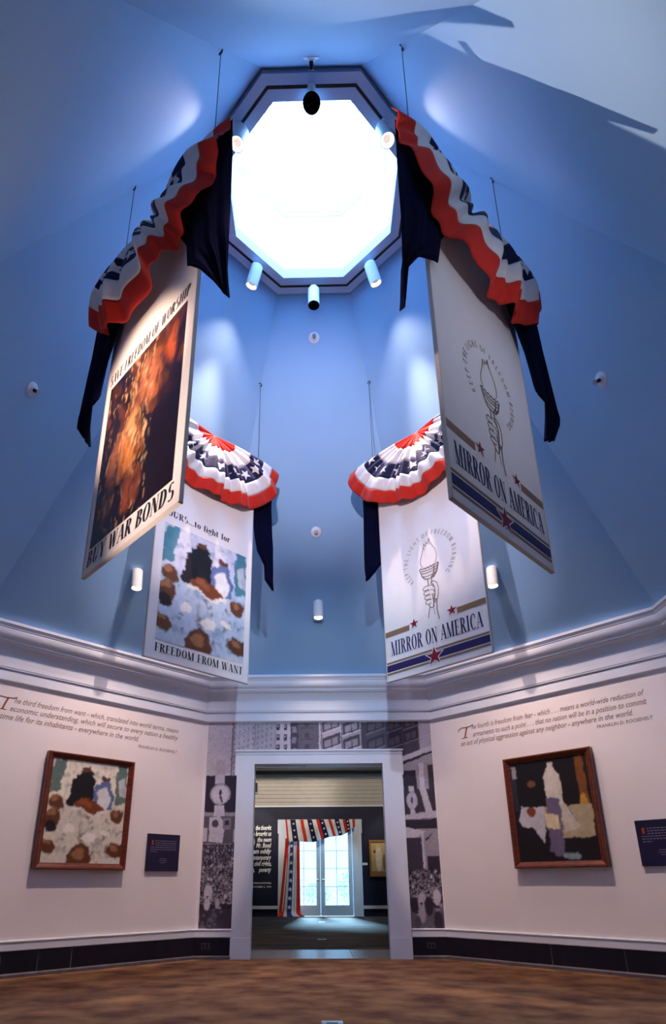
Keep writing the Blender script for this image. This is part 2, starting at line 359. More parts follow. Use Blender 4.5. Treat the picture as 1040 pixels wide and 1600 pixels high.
lowcan(0, 'lit white can light in the middle above the doorway', 80, on_face(0, 2.9, 0, 0), 'hot')
lowcan(45, 'lit white can light to the right of the far right banner', 80, on_face(45, 2.9, 0, 0), 'hot')
lowcan(-135, 'can light aimed at the outer face of the upper left banner', 250, on_face(-135, 1.73, .1, 4.4), 'warm', 62)
lowcan(135, 'added unseen can light aimed at the outer face of the upper right banner', 16, on_face(135, 1.73, 0, 4.4), 'warm', 100, (.95, .88, .95))  # added out of view to lift the dim upper right banner

for sx, az_, lab in ((.62, -45, 'added unseen can light on the near slope aimed at the far left banner'), (-.62, 45, 'added unseen can light on the near slope aimed at the far right banner')):  # pair of unseen cans added to brighten the far banners
    can('wall_can_light', lab, on_face(180, 3.42, -sx, 4.22), on_face(az_, 1.73, 0, 4.6), 'warm', on_face(180, 3.45, -sx, ZK - SLOPE * 3.45 - .004), 520, 28, GL, color=(1.0, .80, .82), rad=.068, blend=.9)
for tx, tgt, e, an, co, lab in ((.2, (0, 2.0, 6.5), 850, 36, (1.0, .76, .76), 'added unseen can light on the near slope aimed at the middle of the far slope'), (-.2, (0, 3.8, 3.1), 520, 36, (.66, .80, 1.0), 'added unseen can light on the near slope aimed at the cornice over the doorway')):  # added out of view to light the far slope and the doorway side
    can('wall_can_light', lab, on_face(180, 3.42, tx, 4.22), tgt, 'warm', on_face(180, 3.45, tx, ZK - SLOPE * 3.45 - .004), e, an, GL, color=co, rad=.068, blend=1.0)

# ------------------------------------------------------------------ sprinklers
def sprinkler(az, r, label, scale=1.0):
    p = on_face(az, r, 0, ZK - SLOPE * r); t = thing('sprinkler', label, 'sprinkler', p, 0, 'fire sprinklers on the vault')
    a = R(az); nrm = -Vector((math.sin(a) * SLOPE, math.cos(a) * SLOPE, 1)).normalized()
    q = nrm.to_track_quat('Z', 'Y').to_matrix().to_4x4()
    def L(name, prof, m):
        b = MB().lathe([(x * scale, z * scale) for x, z in prof], 20); b.v = [tuple(q @ Vector(v)) for v in b.v]; return b.build(name, m, t, smooth=False)
    L('escutcheon', [(.072, 0), (.070, .006), (.040, .014), (.032, .022), (.001, .022)], 'trim')
    L('nozzle', [(.018, .02), (.018, .05), (.010, .06), (.010, .075), (.001, .075)], 'dark')
    L('deflector', [(.001, .072), (.026, .076), (.026, .079), (.001, .079)], 'metal')
sprinkler(0, 1.44, 'small sprinkler just below the unlit middle can of the skylight')
sprinkler(180, 1.44, 'sprinkler on the near slope above the skylight edge')
sprinkler(0, 2.736, 'sprinkler on the far slope above the middle can light')
sprinkler(-90, 2.78, 'sprinkler alone on the left slope of the vault')
sprinkler(90, 2.78, 'sprinkler alone on the right slope of the vault')

# ------------------------------------------------------------------ letters (own serif and sans glyph outlines)
def glyphs(st=.17, th=.045, serif=True):
    sv = .15; sh = .042
    def Vs(x, y0=0, y1=1, w=None, s0=True, s1=True):
        w = st if w is None else w; o = [[(x - w / 2, y0), (x + w / 2, y0), (x + w / 2, y1), (x - w / 2, y1)]]
        if serif:
            e = max(w / 2 + .07, .10)
            if s0: o.append([(x - e, y0), (x + e, y0), (x + e, y0 + sh), (x - e, y0 + sh)])
            if s1: o.append([(x - e, y1 - sh), (x + e, y1 - sh), (x + e, y1), (x - e, y1)])
        return o
    def Hs(x0, x1, y, w=None, tick=0):
        w = th if w is None else w; o = [[(x0, y - w / 2), (x1, y - w / 2), (x1, y + w / 2), (x0, y + w / 2)]]
        if tick and serif: o.append([(x1 - .05, y), (x1, y + tick), (x1 + .012, y + tick), (x1, y)] if tick > 0 else [(x1 - .05, y), (x1, y), (x1 + .012, y + tick), (x1, y + tick)])
        return o
    def Dg(x0, y0, x1, y1, w): return [[(x0 - w / 2, y0), (x0 + w / 2, y0), (x1 + w / 2, y1), (x1 - w / 2, y1)]]
    def Ar(cx, cy, rx, ry, a0, a1, n=14, s=None, t=None):
        s = st if s is None else s; t = th if t is None else t; o = []
        for i in range(n):
            a = R(a0 + (a1 - a0) * i / n); b = R(a0 + (a1 - a0) * (i + 1) / n)
            f = lambda q, k: (cx + (rx - k * s) * math.cos(q), cy + (ry - k * t) * math.sin(q))
            o.append([f(a, 0), f(b, 0), f(b, 1), f(a, 1)])
        return o
    g = {}
    h = st / 2
    g['I'] = (Vs(.2), .4)
    g['M'] = (Vs(.14, w=th) + Dg(.17, 1, .43, 0, st) + Dg(.43, 0, .70, 1, th) + Vs(.74), .92)
    g['N'] = (Vs(.14, w=th) + Dg(.18, 1, .58, 0, st) + Vs(.60, w=th, s0=False), .74)
    g['R'] = (Vs(.18) + Ar(.30, .745, .27, .255, -90, 90) + Hs(.18, .30, .98) + Hs(.18, .30, .51) + Dg(.36, .5, .58, 0, st) + (Hs(.5, .70, .02) if serif else []), .70)
    g['P'] = (Vs(.18) + Ar(.30, .73, .28, .27, -90, 90) + Hs(.18, .30, .98) + Hs(.18, .30, .48), .64)
    g['B'] = (Vs(.18) + Ar(.30, .755, .25, .245, -90, 90) + Ar(.30, .265, .29, .265, -90, 90) + Hs(.18, .30, .98) + Hs(.18, .30, .52) + Hs(.18, .30, .02), .66)
    g['D'] = (Vs(.18) + Ar(.27, .5, .37, .5, -90, 90) + Hs(.18, .27, .98) + Hs(.18, .27, .02), .72)
    g['O'] = (Ar(.36, .5, .32, .52, 0, 360, 26), .72)
    g['C'] = (Ar(.38, .5, .33, .52, 50, 310, 22) + Hs(.55, .62, .80, .22), .70)
    g['G'] = (Ar(.38, .5, .33, .52, 50, 315, 22) + Vs(.60, .05, .42, s0=False) + Hs(.55, .62, .82, .2), .76)
    g['E'] = (Vs(.18) + Hs(.18, .56, .978, tick=-.22) + Hs(.18, .44, .52) + Hs(.18, .58, .022, tick=.24) + (Hs(.41, .44, .52, .22) if serif else []), .64)
    g['F'] = (Vs(.18) + Hs(.18, .56, .978, tick=-.22) + Hs(.18, .44, .52) + (Hs(.41, .44, .52, .22) if serif else []), .60)
    g['L'] = (Vs(.18) + Hs(.18, .56, .022, tick=.26), .62)
    g['T'] = (Vs(.32, s1=False) + Hs(.04, .60, .978, tick=-.24) + (Hs(.03, .06, .87, .22) if serif else []), .64)
    g['H'] = (Vs(.18) + Vs(.58) + Hs(.18, .58, .52), .76)
    g['K'] = (Vs(.18) + Dg(.22, .42, .56, 1, th) + Dg(.34, .6, .58, 0, st), .70)
    g['A'] = (Dg(.08, 0, .34, 1, th) + Dg(.60, 0, .36, 1, st) + Hs(.18, .50, .34) + (Hs(.0, .2, .02) + Hs(.47, .72, .02) if serif else []), .72)
    g['V'] = (Dg(.34, 0, .10, 1, st) + Dg(.36, 0, .60, 1, th) + (Hs(.0, .22, .98) + Hs(.5, .70, .98) if serif else []), .70)
    g['W'] = (Dg(.28, 0, .10, 1, st) + Dg(.30, 0, .46, 1, th) + Dg(.62, 0, .46, 1, st) + Dg(.64, 0, .82, 1, th) + (Hs(0, .22, .98) + Hs(.72, .92, .98) if serif else []), .94)
    g['Y'] = (Vs(.34, 0, .48, s1=False) + Dg(.34, .45, .12, 1, st) + Dg(.36, .45, .60, 1, th) + (Hs(0, .24, .98) + Hs(.5, .70, .98) if serif else []), .70)
    g['U'] = (Vs(.18, .3, 1, s0=False) + Vs(.58, .3, 1, w=th, s0=False) + Ar(.345, .32, .252, .33, 180, 360), .76)
    g['S'] = (Ar(.30, .74, .22, .27, 40, 255, 14, st * .8) + Ar(.32, .27, .24, .29, -140, 80, 14, st * .8), .60)
    g['t'] = (Vs(.18, .12, .86, s0=False, s1=False) + Ar(.28, .14, .18, .15, 180, 300) + Hs(.06, .36, .64), .40)
    g['o'] = (Ar(.27, .33, .24, .35, 0, 360, 22), .54)
    g['f'] = (Vs(.18, 0, .8, s1=False) + Ar(.30, .8, .205, .2, 60, 180) + Hs(.06, .36, .64), .36)
    g['i'] = (Vs(.16, 0, .67, s1=False) + Ar(.16, .86, .08, .08, 0, 360, 10, .08, .08), .32)
    g['g'] = (Ar(.26, .42, .21, .25, 0, 360, 20) + Ar(.26, -.10, .24, .19, 0, 360, 18, .08) + Hs(.38, .50, .62, .07), .52)
    g['h'] = (Vs(.16, 0, 1, s1=False) + Vs(.46, 0, .45, s1=False) + Ar(.33, .42, .215, .25, 0, 150, 12), .60)
    g['r'] = (Vs(.16, 0, .67, s1=False) + Ar(.34, .48, .16, .2, 50, 150) + Ar(.40, .58, .07, .07, 0, 360, 10, .07, .07), .46)
    g['.'] = (Ar(.13, .07, .08, .08, 0, 360, 10, .08, .08), .27)
    g[' '] = ([], .36)
    return g
SERIF = glyphs(); SANS = glyphs(.11, .085, False)
def lettering(text, x0, x1, z0, h, y, name, m, parent, G=SERIF, shear=0.0, warp=None):
    adv = sum(G[c][1] for c in text); sc = (x1 - x0) / adv; b = MB(); x = x0
    for c in text + ' ':
        for poly in G[c][0]:
            b.poly([(x + px * sc + shear * pz * h, y, z0 + pz * h) for px, pz in poly])
        x += G[c][1] * sc
        if c == ' ' and b.v: b.build(name, m, parent); b = MB()
def ring_letters(text, cx, cz, rad, a0, a1, h, y, name, m, parent, G=SANS):
    adv = sum(G[c][1] for c in text); b = MB(); s = 0
    for c in text + ' ':
        if c == ' ': b.build(name, m, parent); b = MB()
        w = G[c][1]; a = R(a0 + (a1 - a0) * (s + w / 2) / adv); s += w
        ux, uz = math.sin(a), -math.cos(a); rx, rz = math.cos(a), math.sin(a); sc = h * .95
        for poly in G[c][0]:
            b.poly([(cx + rx * (rad + pz * h) + ux * (px - w / 2) * sc, y, cz + rz * (rad + pz * h) + uz * (px - w / 2) * sc) for px, pz in poly])
def stroke(b, pts, w, y):
    for i in range(len(pts) - 1):
        (x0, z0), (x1, z1) = pts[i], pts[i + 1]; dx, dz = x1 - x0, z1 - z0; l = math.hypot(dx, dz) or 1e-6
        nx, nz = -dz / l * w / 2, dx / l * w / 2; ex, ez = dx / l * w * .3, dz / l * w * .3
        b.poly([(x0 + nx - ex, y, z0 + nz - ez), (x1 + nx + ex, y, z1 + nz + ez), (x1 - nx + ex, y, z1 - nz + ez), (x0 - nx - ex, y, z0 - nz - ez)])
def star_pts(cx, cz, r, rot=0, k=.40): return [(cx + (r if i % 2 == 0 else r * k) * math.sin(i * PI / 5 + rot), cz + (r if i % 2 == 0 else r * k) * math.cos(i * PI / 5 + rot)) for i in range(10)]
def star_fan(b, cx, cz, r, y, rot=0, k=.40):
    p = star_pts(cx, cz, r, rot, k)
    for i in range(10): j = (i + 1) % 10; b.poly([(cx, y, cz), (p[i][0], y, p[i][1]), (p[j][0], y, p[j][1])])

# ------------------------------------------------------------------ painted pictures as coloured grids (plain stand-ins)
class Canvas:
    def __init__(s, w, h, x0, x1, z0, z1, bgc):
        s.w, s.h = w, h; s.X, s.Z = np.meshgrid(np.linspace(x0, x1, w), np.linspace(z0, z1, h)); s.e = (x0, x1, z0, z1)
        s.a = np.zeros((h, w, 3)) + np.array(srgb(*bgc)); s.rng = np.random.RandomState(w * 7 + h)
    def put(s, mask, c, al=1.0):
        c = np.array(srgb(*c)) if not isinstance(c, np.ndarray) else c; mk = np.clip(mask, 0, 1)[..., None] * al; s.a = s.a * (1 - mk) + c * mk
    def rect(s, x0, x1, z0, z1, c, al=1, sl=0):
        Z = s.Z - sl * (s.X - x0); s.put(((s.X > x0) & (s.X < x1) & (Z > z0) & (Z < z1)).astype(float), c, al)
    def ell(s, cx, cz, rx, rz, c, al=1, soft=.12, rot=0):
        dx, dz = s.X - cx, s.Z - cz; cr, sr = math.cos(rot), math.sin(rot); dx, dz = dx * cr + dz * sr, -dx * sr + dz * cr
        d = np.sqrt((dx / rx) ** 2 + (dz / rz) ** 2); s.put((1 - d) / soft, c, al)
    def poly(s, pts, c, al=1):
        inside = np.zeros(s.X.shape, bool); n = len(pts)
        for i in range(n):
            (xa, za), (xb, zb) = pts[i], pts[(i + 1) % n]
            if za == zb: continue
            cnd = ((za > s.Z) != (zb > s.Z)) & (s.X < (xb - xa) * (s.Z - za) / (zb - za) + xa); inside ^= cnd
        s.put(inside.astype(float), c, al)
    def noise(s, f, oct=3, sx=1, sz=1, seed=0):
        r = np.random.RandomState(seed); out = np.zeros(s.X.shape); amp = 1; tot = 0
        for o in range(oct):
            g = r.rand(200, 200); u = (s.X * sx * f * 2 ** o) % 199; v = (s.Z * sz * f * 2 ** o) % 199; i = u.astype(int); j = v.astype(int); fu = u - i; fv = v - j
            fu = fu * fu * (3 - 2 * fu); fv = fv * fv * (3 - 2 * fv)
            out += amp * ((g[j, i] * (1 - fu) + g[j, i + 1] * fu) * (1 - fv) + (g[j + 1, i] * (1 - fu) + g[j + 1, i + 1] * fu) * fv); tot += amp; amp *= .55
        return out / tot
    def warp(s, amp, f, seed=2):
        W, H = s.w, s.h; n1 = s.noise(f, 3, 1, 1, seed) - .5; n2 = s.noise(f, 3, 1, 1, seed + 1) - .5
        j, i = np.mgrid[0:H, 0:W]; ii = np.clip((i + n1 * amp * W).round().astype(int), 0, W - 1); jj = np.clip((j + n2 * amp * H).round().astype(int), 0, H - 1); s.a = s.a[jj, ii]
    def blur(s, n=1):
        for _ in range(n):
            p = np.pad(s.a, ((1, 1), (1, 1), (0, 0)), 'edge'); s.a = (p[1:-1, 1:-1] * 2 + p[:-2, 1:-1] + p[2:, 1:-1] + p[1:-1, :-2] + p[1:-1, 2:]) / 6
    def grain(s, k=.25, f=30, sx=1, sz=1, seed=1): s.a *= (1 - k + 2 * k * s.noise(f, 3, sx, sz, seed))[..., None]
    def mesh(s, name, y, parent, m='picture', hole=None, label=None):
        W, H = s.w, s.h; co = np.zeros((H * W, 3), np.float32); co[:, 0] = s.X.ravel(); co[:, 1] = y; co[:, 2] = s.Z.ravel()
        i, j = np.meshgrid(np.arange(W - 1), np.arange(H - 1)); q = (j * W + i)
        if hole is not None:
            xc = (s.X[:-1, :-1] + s.X[1:, 1:]) / 2; zc = (s.Z[:-1, :-1] + s.Z[1:, 1:]) / 2; keep = ~((xc > hole[0]) & (xc < hole[1]) & (zc < hole[2])); q = q[keep]
        q = q.ravel(); F = np.stack([q, q + 1, q + W + 1, q + W], 1)
        me = D.meshes.new(name); me.vertices.add(H * W); me.vertices.foreach_set('co', co.ravel())
        me.loops.add(F.size); me.loops.foreach_set('vertex_index', F.ravel().astype(np.int32)); me.polygons.add(len(F))
        me.polygons.foreach_set('loop_start', np.arange(0, F.size, 4, dtype=np.int32)); me.update(calc_edges=True)
        at = me.color_attributes.new('Col', 'FLOAT_COLOR', 'POINT'); c4 = np.ones((H * W, 4), np.float32); c4[:, :3] = np.clip(s.a, 0, 1).reshape(-1, 3); at.data.foreach_set('color', c4.ravel())
        me.materials.append(M[m]); o = D.objects.new(name, me); COL.objects.link(o)
        if parent: o.parent = parent
        return o

def still_life(w, h, x0, x1, z0, z1, warm=1.0):
    # plain still life: jars, a loaf and bowls on a pale cloth before a window
    c = Canvas(w, h, 0, 1, 0, 1, (205, 205, 210))
    wc = (232, 228, 214) if warm > .5 else (205, 208, 225); teal = (92, 118, 112) if warm > .5 else (70, 128, 145)
    c.rect(0, 1, .62, 1, wc); c.rect(0, .13, .66, 1, teal); c.rect(.86, 1, .60, 1, teal); c.rect(.90, .98, .68, .86, (190, 195, 200))
    for k in range(7): c.rect(.2 + k * .09, .215 + k * .09, .62, 1, (190, 190, 188), .5)
    c.rect(0, 1, 0, .62, (212, 208, 196) if warm > .5 else (178, 196, 216))
    n = c.noise(9, 3, 1, 2, 3); c.put((n - .55) * 5, (110, 125, 130) if warm > .5 else (85, 130, 165), .55)
    n = c.noise(16, 2, 1, 1, 5); c.put((n - .66) * 9 * (c.Z < .5), (70, 60, 55), .7)
    c.poly([(.22, .56), (.27, .80), (.36, .86), (.38, .93), (.50, .93), (.52, .86), (.58, .80), (.56, .55)], (22, 22, 30))    # dark jar
    c.rect(.38, .50, .88, .95, (96, 62, 48))
    c.poly([(.58, .54), (.56, .70), (.63, .80), (.64, .86), (.76, .86), (.77, .79), (.84, .70), (.82, .54)], (92, 110, 160))  # blue and white jug
    c.ell(.70, .66, .09, .11, (214, 218, 222)); c.rect(.63, .77, .83, .88, (92, 58, 45))
    c.ell(.52, .53, .26, .055, (225, 222, 215)); c.ell(.52, .56, .19, .065, (112, 58, 30)); c.ell(.47, .575, .10, .03, (150, 88, 48), .7)
    for x, z, r in ((.10, .56, .09), (.07, .42, .10), (.06, .14, .09), (.90, .48, .10), (.93, .12, .12), (.45, .05, .16)):
        c.ell(x, z, r, r * .8, (92, 55, 36)); c.ell(x - .02, z + .03, r * .5, r * .35, (168, 118, 80), .7)
    c.ell(.06, .33, .09, .05, (30, 24, 28)); c.ell(.55, .24, .11, .055, (228, 226, 220)); c.ell(.3, .33, .07, .03, (232, 230, 226)); c.ell(.77, .30, .07, .03, (230, 228, 222))
    c.warp(.10, 7); c.warp(.04, 22, 6); c.blur(1); c.grain(.16, 26, 1, 1, 9)
    c.X = x0 + c.X * (x1 - x0); c.Z = z0 + c.Z * (z1 - z0); return c
def night_interior(w, h, x0, x1, z0, z1):
    # plain stand-in: pale tall jug and draped box in a dark room
    c = Canvas(w, h, 0, 1, 0, 1, (18, 15, 22))
    c.rect(.0, .07, .5, 1, (40, 44, 58)); c.rect(.02, .09, .84, .97, (150, 152, 160)); c.rect(.86, .97, .46, 1, (120, 72, 32)); c.ell(.90, .56, .05, .08, (190, 140, 60))
    c.poly([(.08, .42), (.10, .52), (.98, .53), (.99, .22), (.45, .20), (.40, .33)], (172, 160, 130))
    c.poly([(.05, .40), (.10, .53), (.40, .52), (.38, .30), (.33, .17), (.24, .33), (.08, .35)], (188, 188, 198))
    c.poly([(.46, .55), (.44, .80), (.50, .92), (.49, .96), (.58, .96), (.57, .92), (.66, .82), (.66, .55)], (206, 200, 192))
    c.poly([(.44, .60), (.40, .10), (.47, .05), (.58, .06), (.62, .6)], (104, 94, 124)); c.poly([(.60, .56), (.62, .26), (.82, .30), (.76, .42), (.68, .55)], (196, 190, 178)); c.poly([(.68, .56), (.80, .34), (.78, .36), (.70, .50)], (90, 130, 150))
    c.rect(.40, .56, .33, .46, (214, 202, 166), 1, -.15); c.ell(.66, .05, .12, .03, (130, 150, 160)); c.ell(.27, .76, .05, .03, (120, 74, 50)); c.ell(.22, .48, .07, .05, (120, 60, 36))
    c.warp(.05, 6); c.warp(.02, 20, 6); c.blur(1); c.grain(.2, 24, 1, 1, 4); c.X = x0 + c.X * (x1 - x0); c.Z = z0 + c.Z * (z1 - z0); return c
def bark(w, h, x0, x1, z0, z1):
    # plain stand-in: golden brown rock and tree forms in dark brown
    c = Canvas(w, h, 0, 1, 0, 1, (24, 10, 8))
    n = c.noise(7, 4, 1.0, 1.3, 11); c.put((n - .46) * 3.5 * (c.Z > .55), (120, 66, 34), .8)
    n2 = c.noise(14, 4, 2.2, .8, 12)
    for cx, cz, rx, rz, rot, col in ((.60, .78, .17, .20, .2, (150, 92, 60)), (.40, .52, .16, .17, -.3, (196, 140, 92)), (.42, .36, .20, .14, .3, (214, 130, 52)), (.20, .40, .11, .22, -.15, (150, 92, 60)), (.14, .18, .12, .13, 0, (150, 84, 40)), (.47, .16, .16, .14, .2, (150, 76, 30)), (.86, .84, .09, .12, 0, (150, 70, 30))):
        c.ell(cx, cz, rx, rz, col, .9, .5, rot)
    c.put((n2 - .52) * 5, (40, 16, 10), .75); n3 = c.noise(22, 3, 2.5, .7, 14); c.put((n3 - .62) * 6 * (c.X < .66), (230, 190, 140), .6)
    c.put((c.X - .62) * 8 * (c.Z < .62), (26, 9, 10), .85)
    c.warp(.12, 6); c.warp(.05, 16, 6); c.blur(1); c.grain(.2, 30, 1, 1, 5); c.X = x0 + c.X * (x1 - x0); c.Z = z0 + c.Z * (z1 - z0); return c

# ------------------------------------------------------------------ banners
RB = 1.73; ZT = 5.93
def banner_frame(az):
    near = abs(az) > 90
    return on_face(az, RB, 0, 0), (-R(az) + (PI if near else 0))
def hang(az, label):
    o, rz = banner_frame(az); t = thing('hanging_banner', label, 'banner', o, rz, 'banners hung in the vault')
    MB().box(-.63, .63, -.010, .010, 2.985, ZT).build('board', 'board', t)
    e = MB().box(-.640, -.63, -.014, .014, 2.975, ZT).box(.63, .640, -.014, .014, 2.975, ZT).box(-.640, .640, -.014, .014, 2.975, 2.985)
    e.build('edging', 'boardedge', t)
    MB().tube([(-.72, 0, ZT + .01), (.72, 0, ZT + .01)], .014, 10).build('hanging_rod', 'wire', t)
    for s in (-.70, .70):
        MB().tube([(s, 0, ZT + .01), (s, 0, 7.215)], .0035, 6).build('wire', 'wire', t)
        hk = MB().tube([(s + .022 * math.cos(a), 0, 7.235 + .022 * math.sin(a)) for a in [R(-100 + 25 * k) for k in range(12)]], .006, 6); hk.build('hook', 'wire', t)
    return t
def torch_art(t):
    y = -.0125
    ring_letters('KEEP THE LIGHT OF FREEDOM BURNING', .02, 4.24, .290, 224, -52, .052, y, 'circle_lettering', 'lineink', t)
    b = MB(); W = .008
    fl = [(-.075, 4.17), (-.098, 4.22), (-.095, 4.27), (-.07, 4.33), (-.05, 4.39), (-.035, 4.45), (-.02, 4.41), (.0, 4.46), (.012, 4.43), (.035, 4.495), (.05, 4.44), (.075, 4.38), (.105, 4.33), (.118, 4.27), (.110, 4.21), (.088, 4.17)]
    stroke(b, fl, W * .8, y); stroke(b, [(-.035, 4.45), (-.045, 4.41), (-.03, 4.37)], W * .7, y); stroke(b, [(.035, 4.495), (.03, 4.45), (.045, 4.41)], W * .7, y)
    # crown of the torch
    zig = []
    for k in range(13): x = -.119 + k * .021; zig.append((x, 4.150 + (.014 if k % 2 else 0) - .012 * math.sin(PI * k / 12)))
    stroke(b, zig, W * 1.5, y)
    for dz, wd in ((-.02, .112), (-.05, .102), (-.09, .085), (-.125, .062)):
        stroke(b, [(.008 + wd * math.cos(a), 4.15 + dz - .018 * math.sin(a)) for a in [PI * k / 10 for k in range(11)]], W * 1.2, y)
    stroke(b, [(-.112, 4.145), (-.085, 4.06), (-.045, 4.01)], W * 1.3, y); stroke(b, [(.128, 4.145), (.100, 4.06), (.055, 4.01)], W * 2.2, y)
    stroke(b, [(.075, 4.13), (.065, 4.06), (.03, 4.01)], W * 2, y); stroke(b, [(-.02, 4.01), (-.015, 3.93)], W * 1.5, y); stroke(b, [(.03, 4.01), (.028, 3.93)], W * 1.5, y)
    # four curled fingers, thumb and wrist
    for k in range(4):
        cz = 3.905 - k * .056; cx = -.045 + k * .007
        stroke(b, [(cx + .045 * math.cos(a), cz + .026 * math.sin(a)) for a in [R(40 + 30 * j) for j in range(10)]], W, y)
        stroke(b, [(cx + .048, cz + .022), (cx + .088, cz + .006), (cx + .085, cz - .02)], W, y)
    stroke(b, [(.01, 3.95), (.05, 3.965), (.09, 3.93), (.105, 3.87), (.10, 3.79), (.075, 3.72)], W, y); stroke(b, [(.04, 3.93), (.062, 3.88), (.06, 3.82), (.045, 3.76), (.05, 3.70)], W * 1.3, y)
    stroke(b, [(-.03, 3.71), (-.01, 3.665), (.02, 3.655), (.035, 3.69)], W * 1.2, y); stroke(b, [(.03, 3.80), (.035, 3.72), (.03, 3.66)], W * 1.5, y)
    stroke(b, [(-.022, 3.67), (-.035, 3.61), (-.045, 3.555)], W, y); stroke(b, [(.075, 3.74), (.068, 3.62), (.085, 3.505)], W * 1.5, y); stroke(b, [(.03, 3.64), (.04, 3.57)], W * .7, y)
    b.build('torch_drawing', 'lineink', t)
    for q in (-.63, .30): MB().box(q, q + .33, -.012, -.0105, 3.495, 3.558).build('tan_bar', 'tanink', t)
    for x in (-.235, .24): s = MB(); star_fan(s, x, 3.55, .072, -.0122); s.build('star_outline', 'whiteink', t); s = MB(); star_fan(s, x, 3.55, .060, -.0128); s.build('small_star', 'redink', t)
    lettering('MIRROR ON AMERICA', -.565, .575, 3.262, .168, -.0125, 'title_lettering', 'navyink', t)
    [MB().box(-.63, .63, -.012, -.0105, q, q + .0215).build('tan_stripe', 'tanink', t) for q in (3.05, 3.1755)]
    MB().box(-.63, .63, -.012, -.0105, 3.085, 3.162).build('navy_stripe', 'navyink', t)
    s = MB(); star_fan(s, -.01, 3.115, .125, -.0125, 0, .42); s.build('star_outline', 'whiteink', t)
    s = MB(); star_fan(s, -.01, 3.115, .103, -.0132); s.build('large_star', 'redink', t)
bFL = hang(-45, 'far left banner with a picture and FREEDOM FROM WANT along its foot')
lettering('OURS...to fight for', -.515, .31, 4.615, .078, -.0125, 'title_lettering', 'ink', bFL)
lettering('FREEDOM FROM WANT', -.53, .56, 3.062, .088, -.0125, 'foot_lettering', 'ink', bFL)
still_life(120, 150, -.53, .562, 3.188, 4.522, 0).mesh('poster_picture', -.0125, bFL, 'picture')
bFR = hang(45, 'far right white banner with a torch, stars and MIRROR ON AMERICA'); torch_art(bFR)
bNL = hang(-135, 'upper left banner with a brown picture and BUY WAR BONDS')
lettering('SAVE FREEDOM OF WORSHIP', -.60, .555, 4.692, .098, -.0125, 'title_lettering', 'ink', bNL, shear=.12)
lettering('BUY WAR BONDS', -.585, .565, 3.035, .125, -.0125, 'foot_lettering', 'ink', bNL, shear=.12)
bark(120, 160, -.56, .535, 3.18, 4.645).mesh('poster_picture', -.0125, bNL, 'gloss')
bNR = hang(135, 'upper right banner in shade with a torch and MIRROR ON AMERICA'); torch_art(bNR)

# ------------------------------------------------------------------ buntings
def fan_surface(seed, bulge=.10):
    rnd = random.Random(seed); a1, a2, a3, a4 = [rnd.random() * 6.3 for _ in range(4)]
    def f(phi, rho, off=0.0):           # phi 0 (right) .. pi (left), rho 0..1
        s = math.sin(phi); e = .35 + .65 * s ** .6 if s > 0 else .35
        w = phi + .10 * math.sin(3 * phi + a1) + .06 * math.sin(7 * phi + a2)
        big = math.sin(11 * w + a3); big = big * (1 - .25 * big * big) * 1.25
        fine = math.sin(31 * w + a4)
        fold = .052 * big * rho ** 1.1 * e + .026 * fine * (rho * 3 if rho < .33 else 1 - .55 * (rho - .33)) * (.5 + .5 * s)
        pr = rho / .74
        prof = math.sin(min(pr, 1) * PI / 2) if pr < 1 else 1 - .55 * ((rho - .74) / .26) ** 1.5
        rad = rho * (1 + .020 * math.sin(5 * w + a2) * rho + .010 * big * rho)
        x = 1.02 * rad * math.cos(phi); z = -.90 * rad * s - .035 * rho * rho * math.cos(phi) ** 2
        y = -(.03 + bulge * prof * e + fold + off)
        return (x, y, ZT + .02 + z)
    return f
def bunting(az, label, seed, bulge=.10):
    o, rz = banner_frame(az); t = thing('bunting', label, 'bunting', o, rz, 'pleated flag buntings over the banners'); f = fan_surface(seed, bulge)
    def band(name, m, r0, r1, nr):
        def fn(u, v):
            return f(u * PI, r0 + (r1 - r0) * v)
        b = MB().grid(fn, 260, nr).build(name, m, t, smooth=True); return solidify(b, .004)
    band('red_center', 'redcloth', .015, .27, 6); band('inner_white_band', 'whitecloth', .27, .49, 6); nb = band('navy_star_band', 'navycloth', .49, .70, 8)
    band('outer_white_band', 'whitecloth', .70, .855, 6); band('red_border', 'redcloth', .855, 1.0, 7)
    for k in range(9):
        pc = PI * (k + .5) / 9; b = MB(); n = 5
        P = star_pts(0, 0, .072, .2 * (k % 3)); mp = lambda x, z: f(pc + x / .62 , .595 + z, .0045)
        for i in range(10):
            p, q = P[i], P[(i + 1) % 10]
            for a in range(n):
                for c in range(n - a):
                    g = lambda a, c: (p[0] * a / n + q[0] * c / n, p[1] * a / n + q[1] * c / n)
                    b.poly([mp(*g(a, c)), mp(*g(a + 1, c)), mp(*g(a, c + 1))])
                    if a + c < n - 1: b.poly([mp(*g(a + 1, c)), mp(*g(a + 1, c + 1)), mp(*g(a, c + 1))])
        b.build('star', 'whitecloth', nb)
    return t
def tail(t, outline, y, folds, amp, m='darknavy', name='navy_tail', seed=1, curve=.03):
    # outline: list of (z, left, right) rows from the top down; cloth with vertical folds between the two edges
    rows = outline; n = 60
    def fn(u, v):
        s = v * (len(rows) - 1); i = min(int(s), len(rows) - 2); k = s - i
        zl = [rows[i][q] * (1 - k) + rows[i + 1][q] * k for q in range(len(rows[0]))]
        if len(zl) == 4: z = zl[0] * (1 - u) + zl[1] * u; l, r = zl[2], zl[3]
        else: z, l, r = zl[0], zl[1], zl[2]
        x = l + (r - l) * u
        w = .25 + .75 * v
        yy = y - amp * w * (math.sin(folds * 2 * PI * u + seed + 1.3 * v) + .35 * math.sin(folds * 4.7 * PI * u + seed * 2)) - curve * math.sin(PI * v)
        return (x, yy, z)
    b = MB().grid(fn, 60, 48).build(name, m, t, smooth=True); return solidify(b, .005)
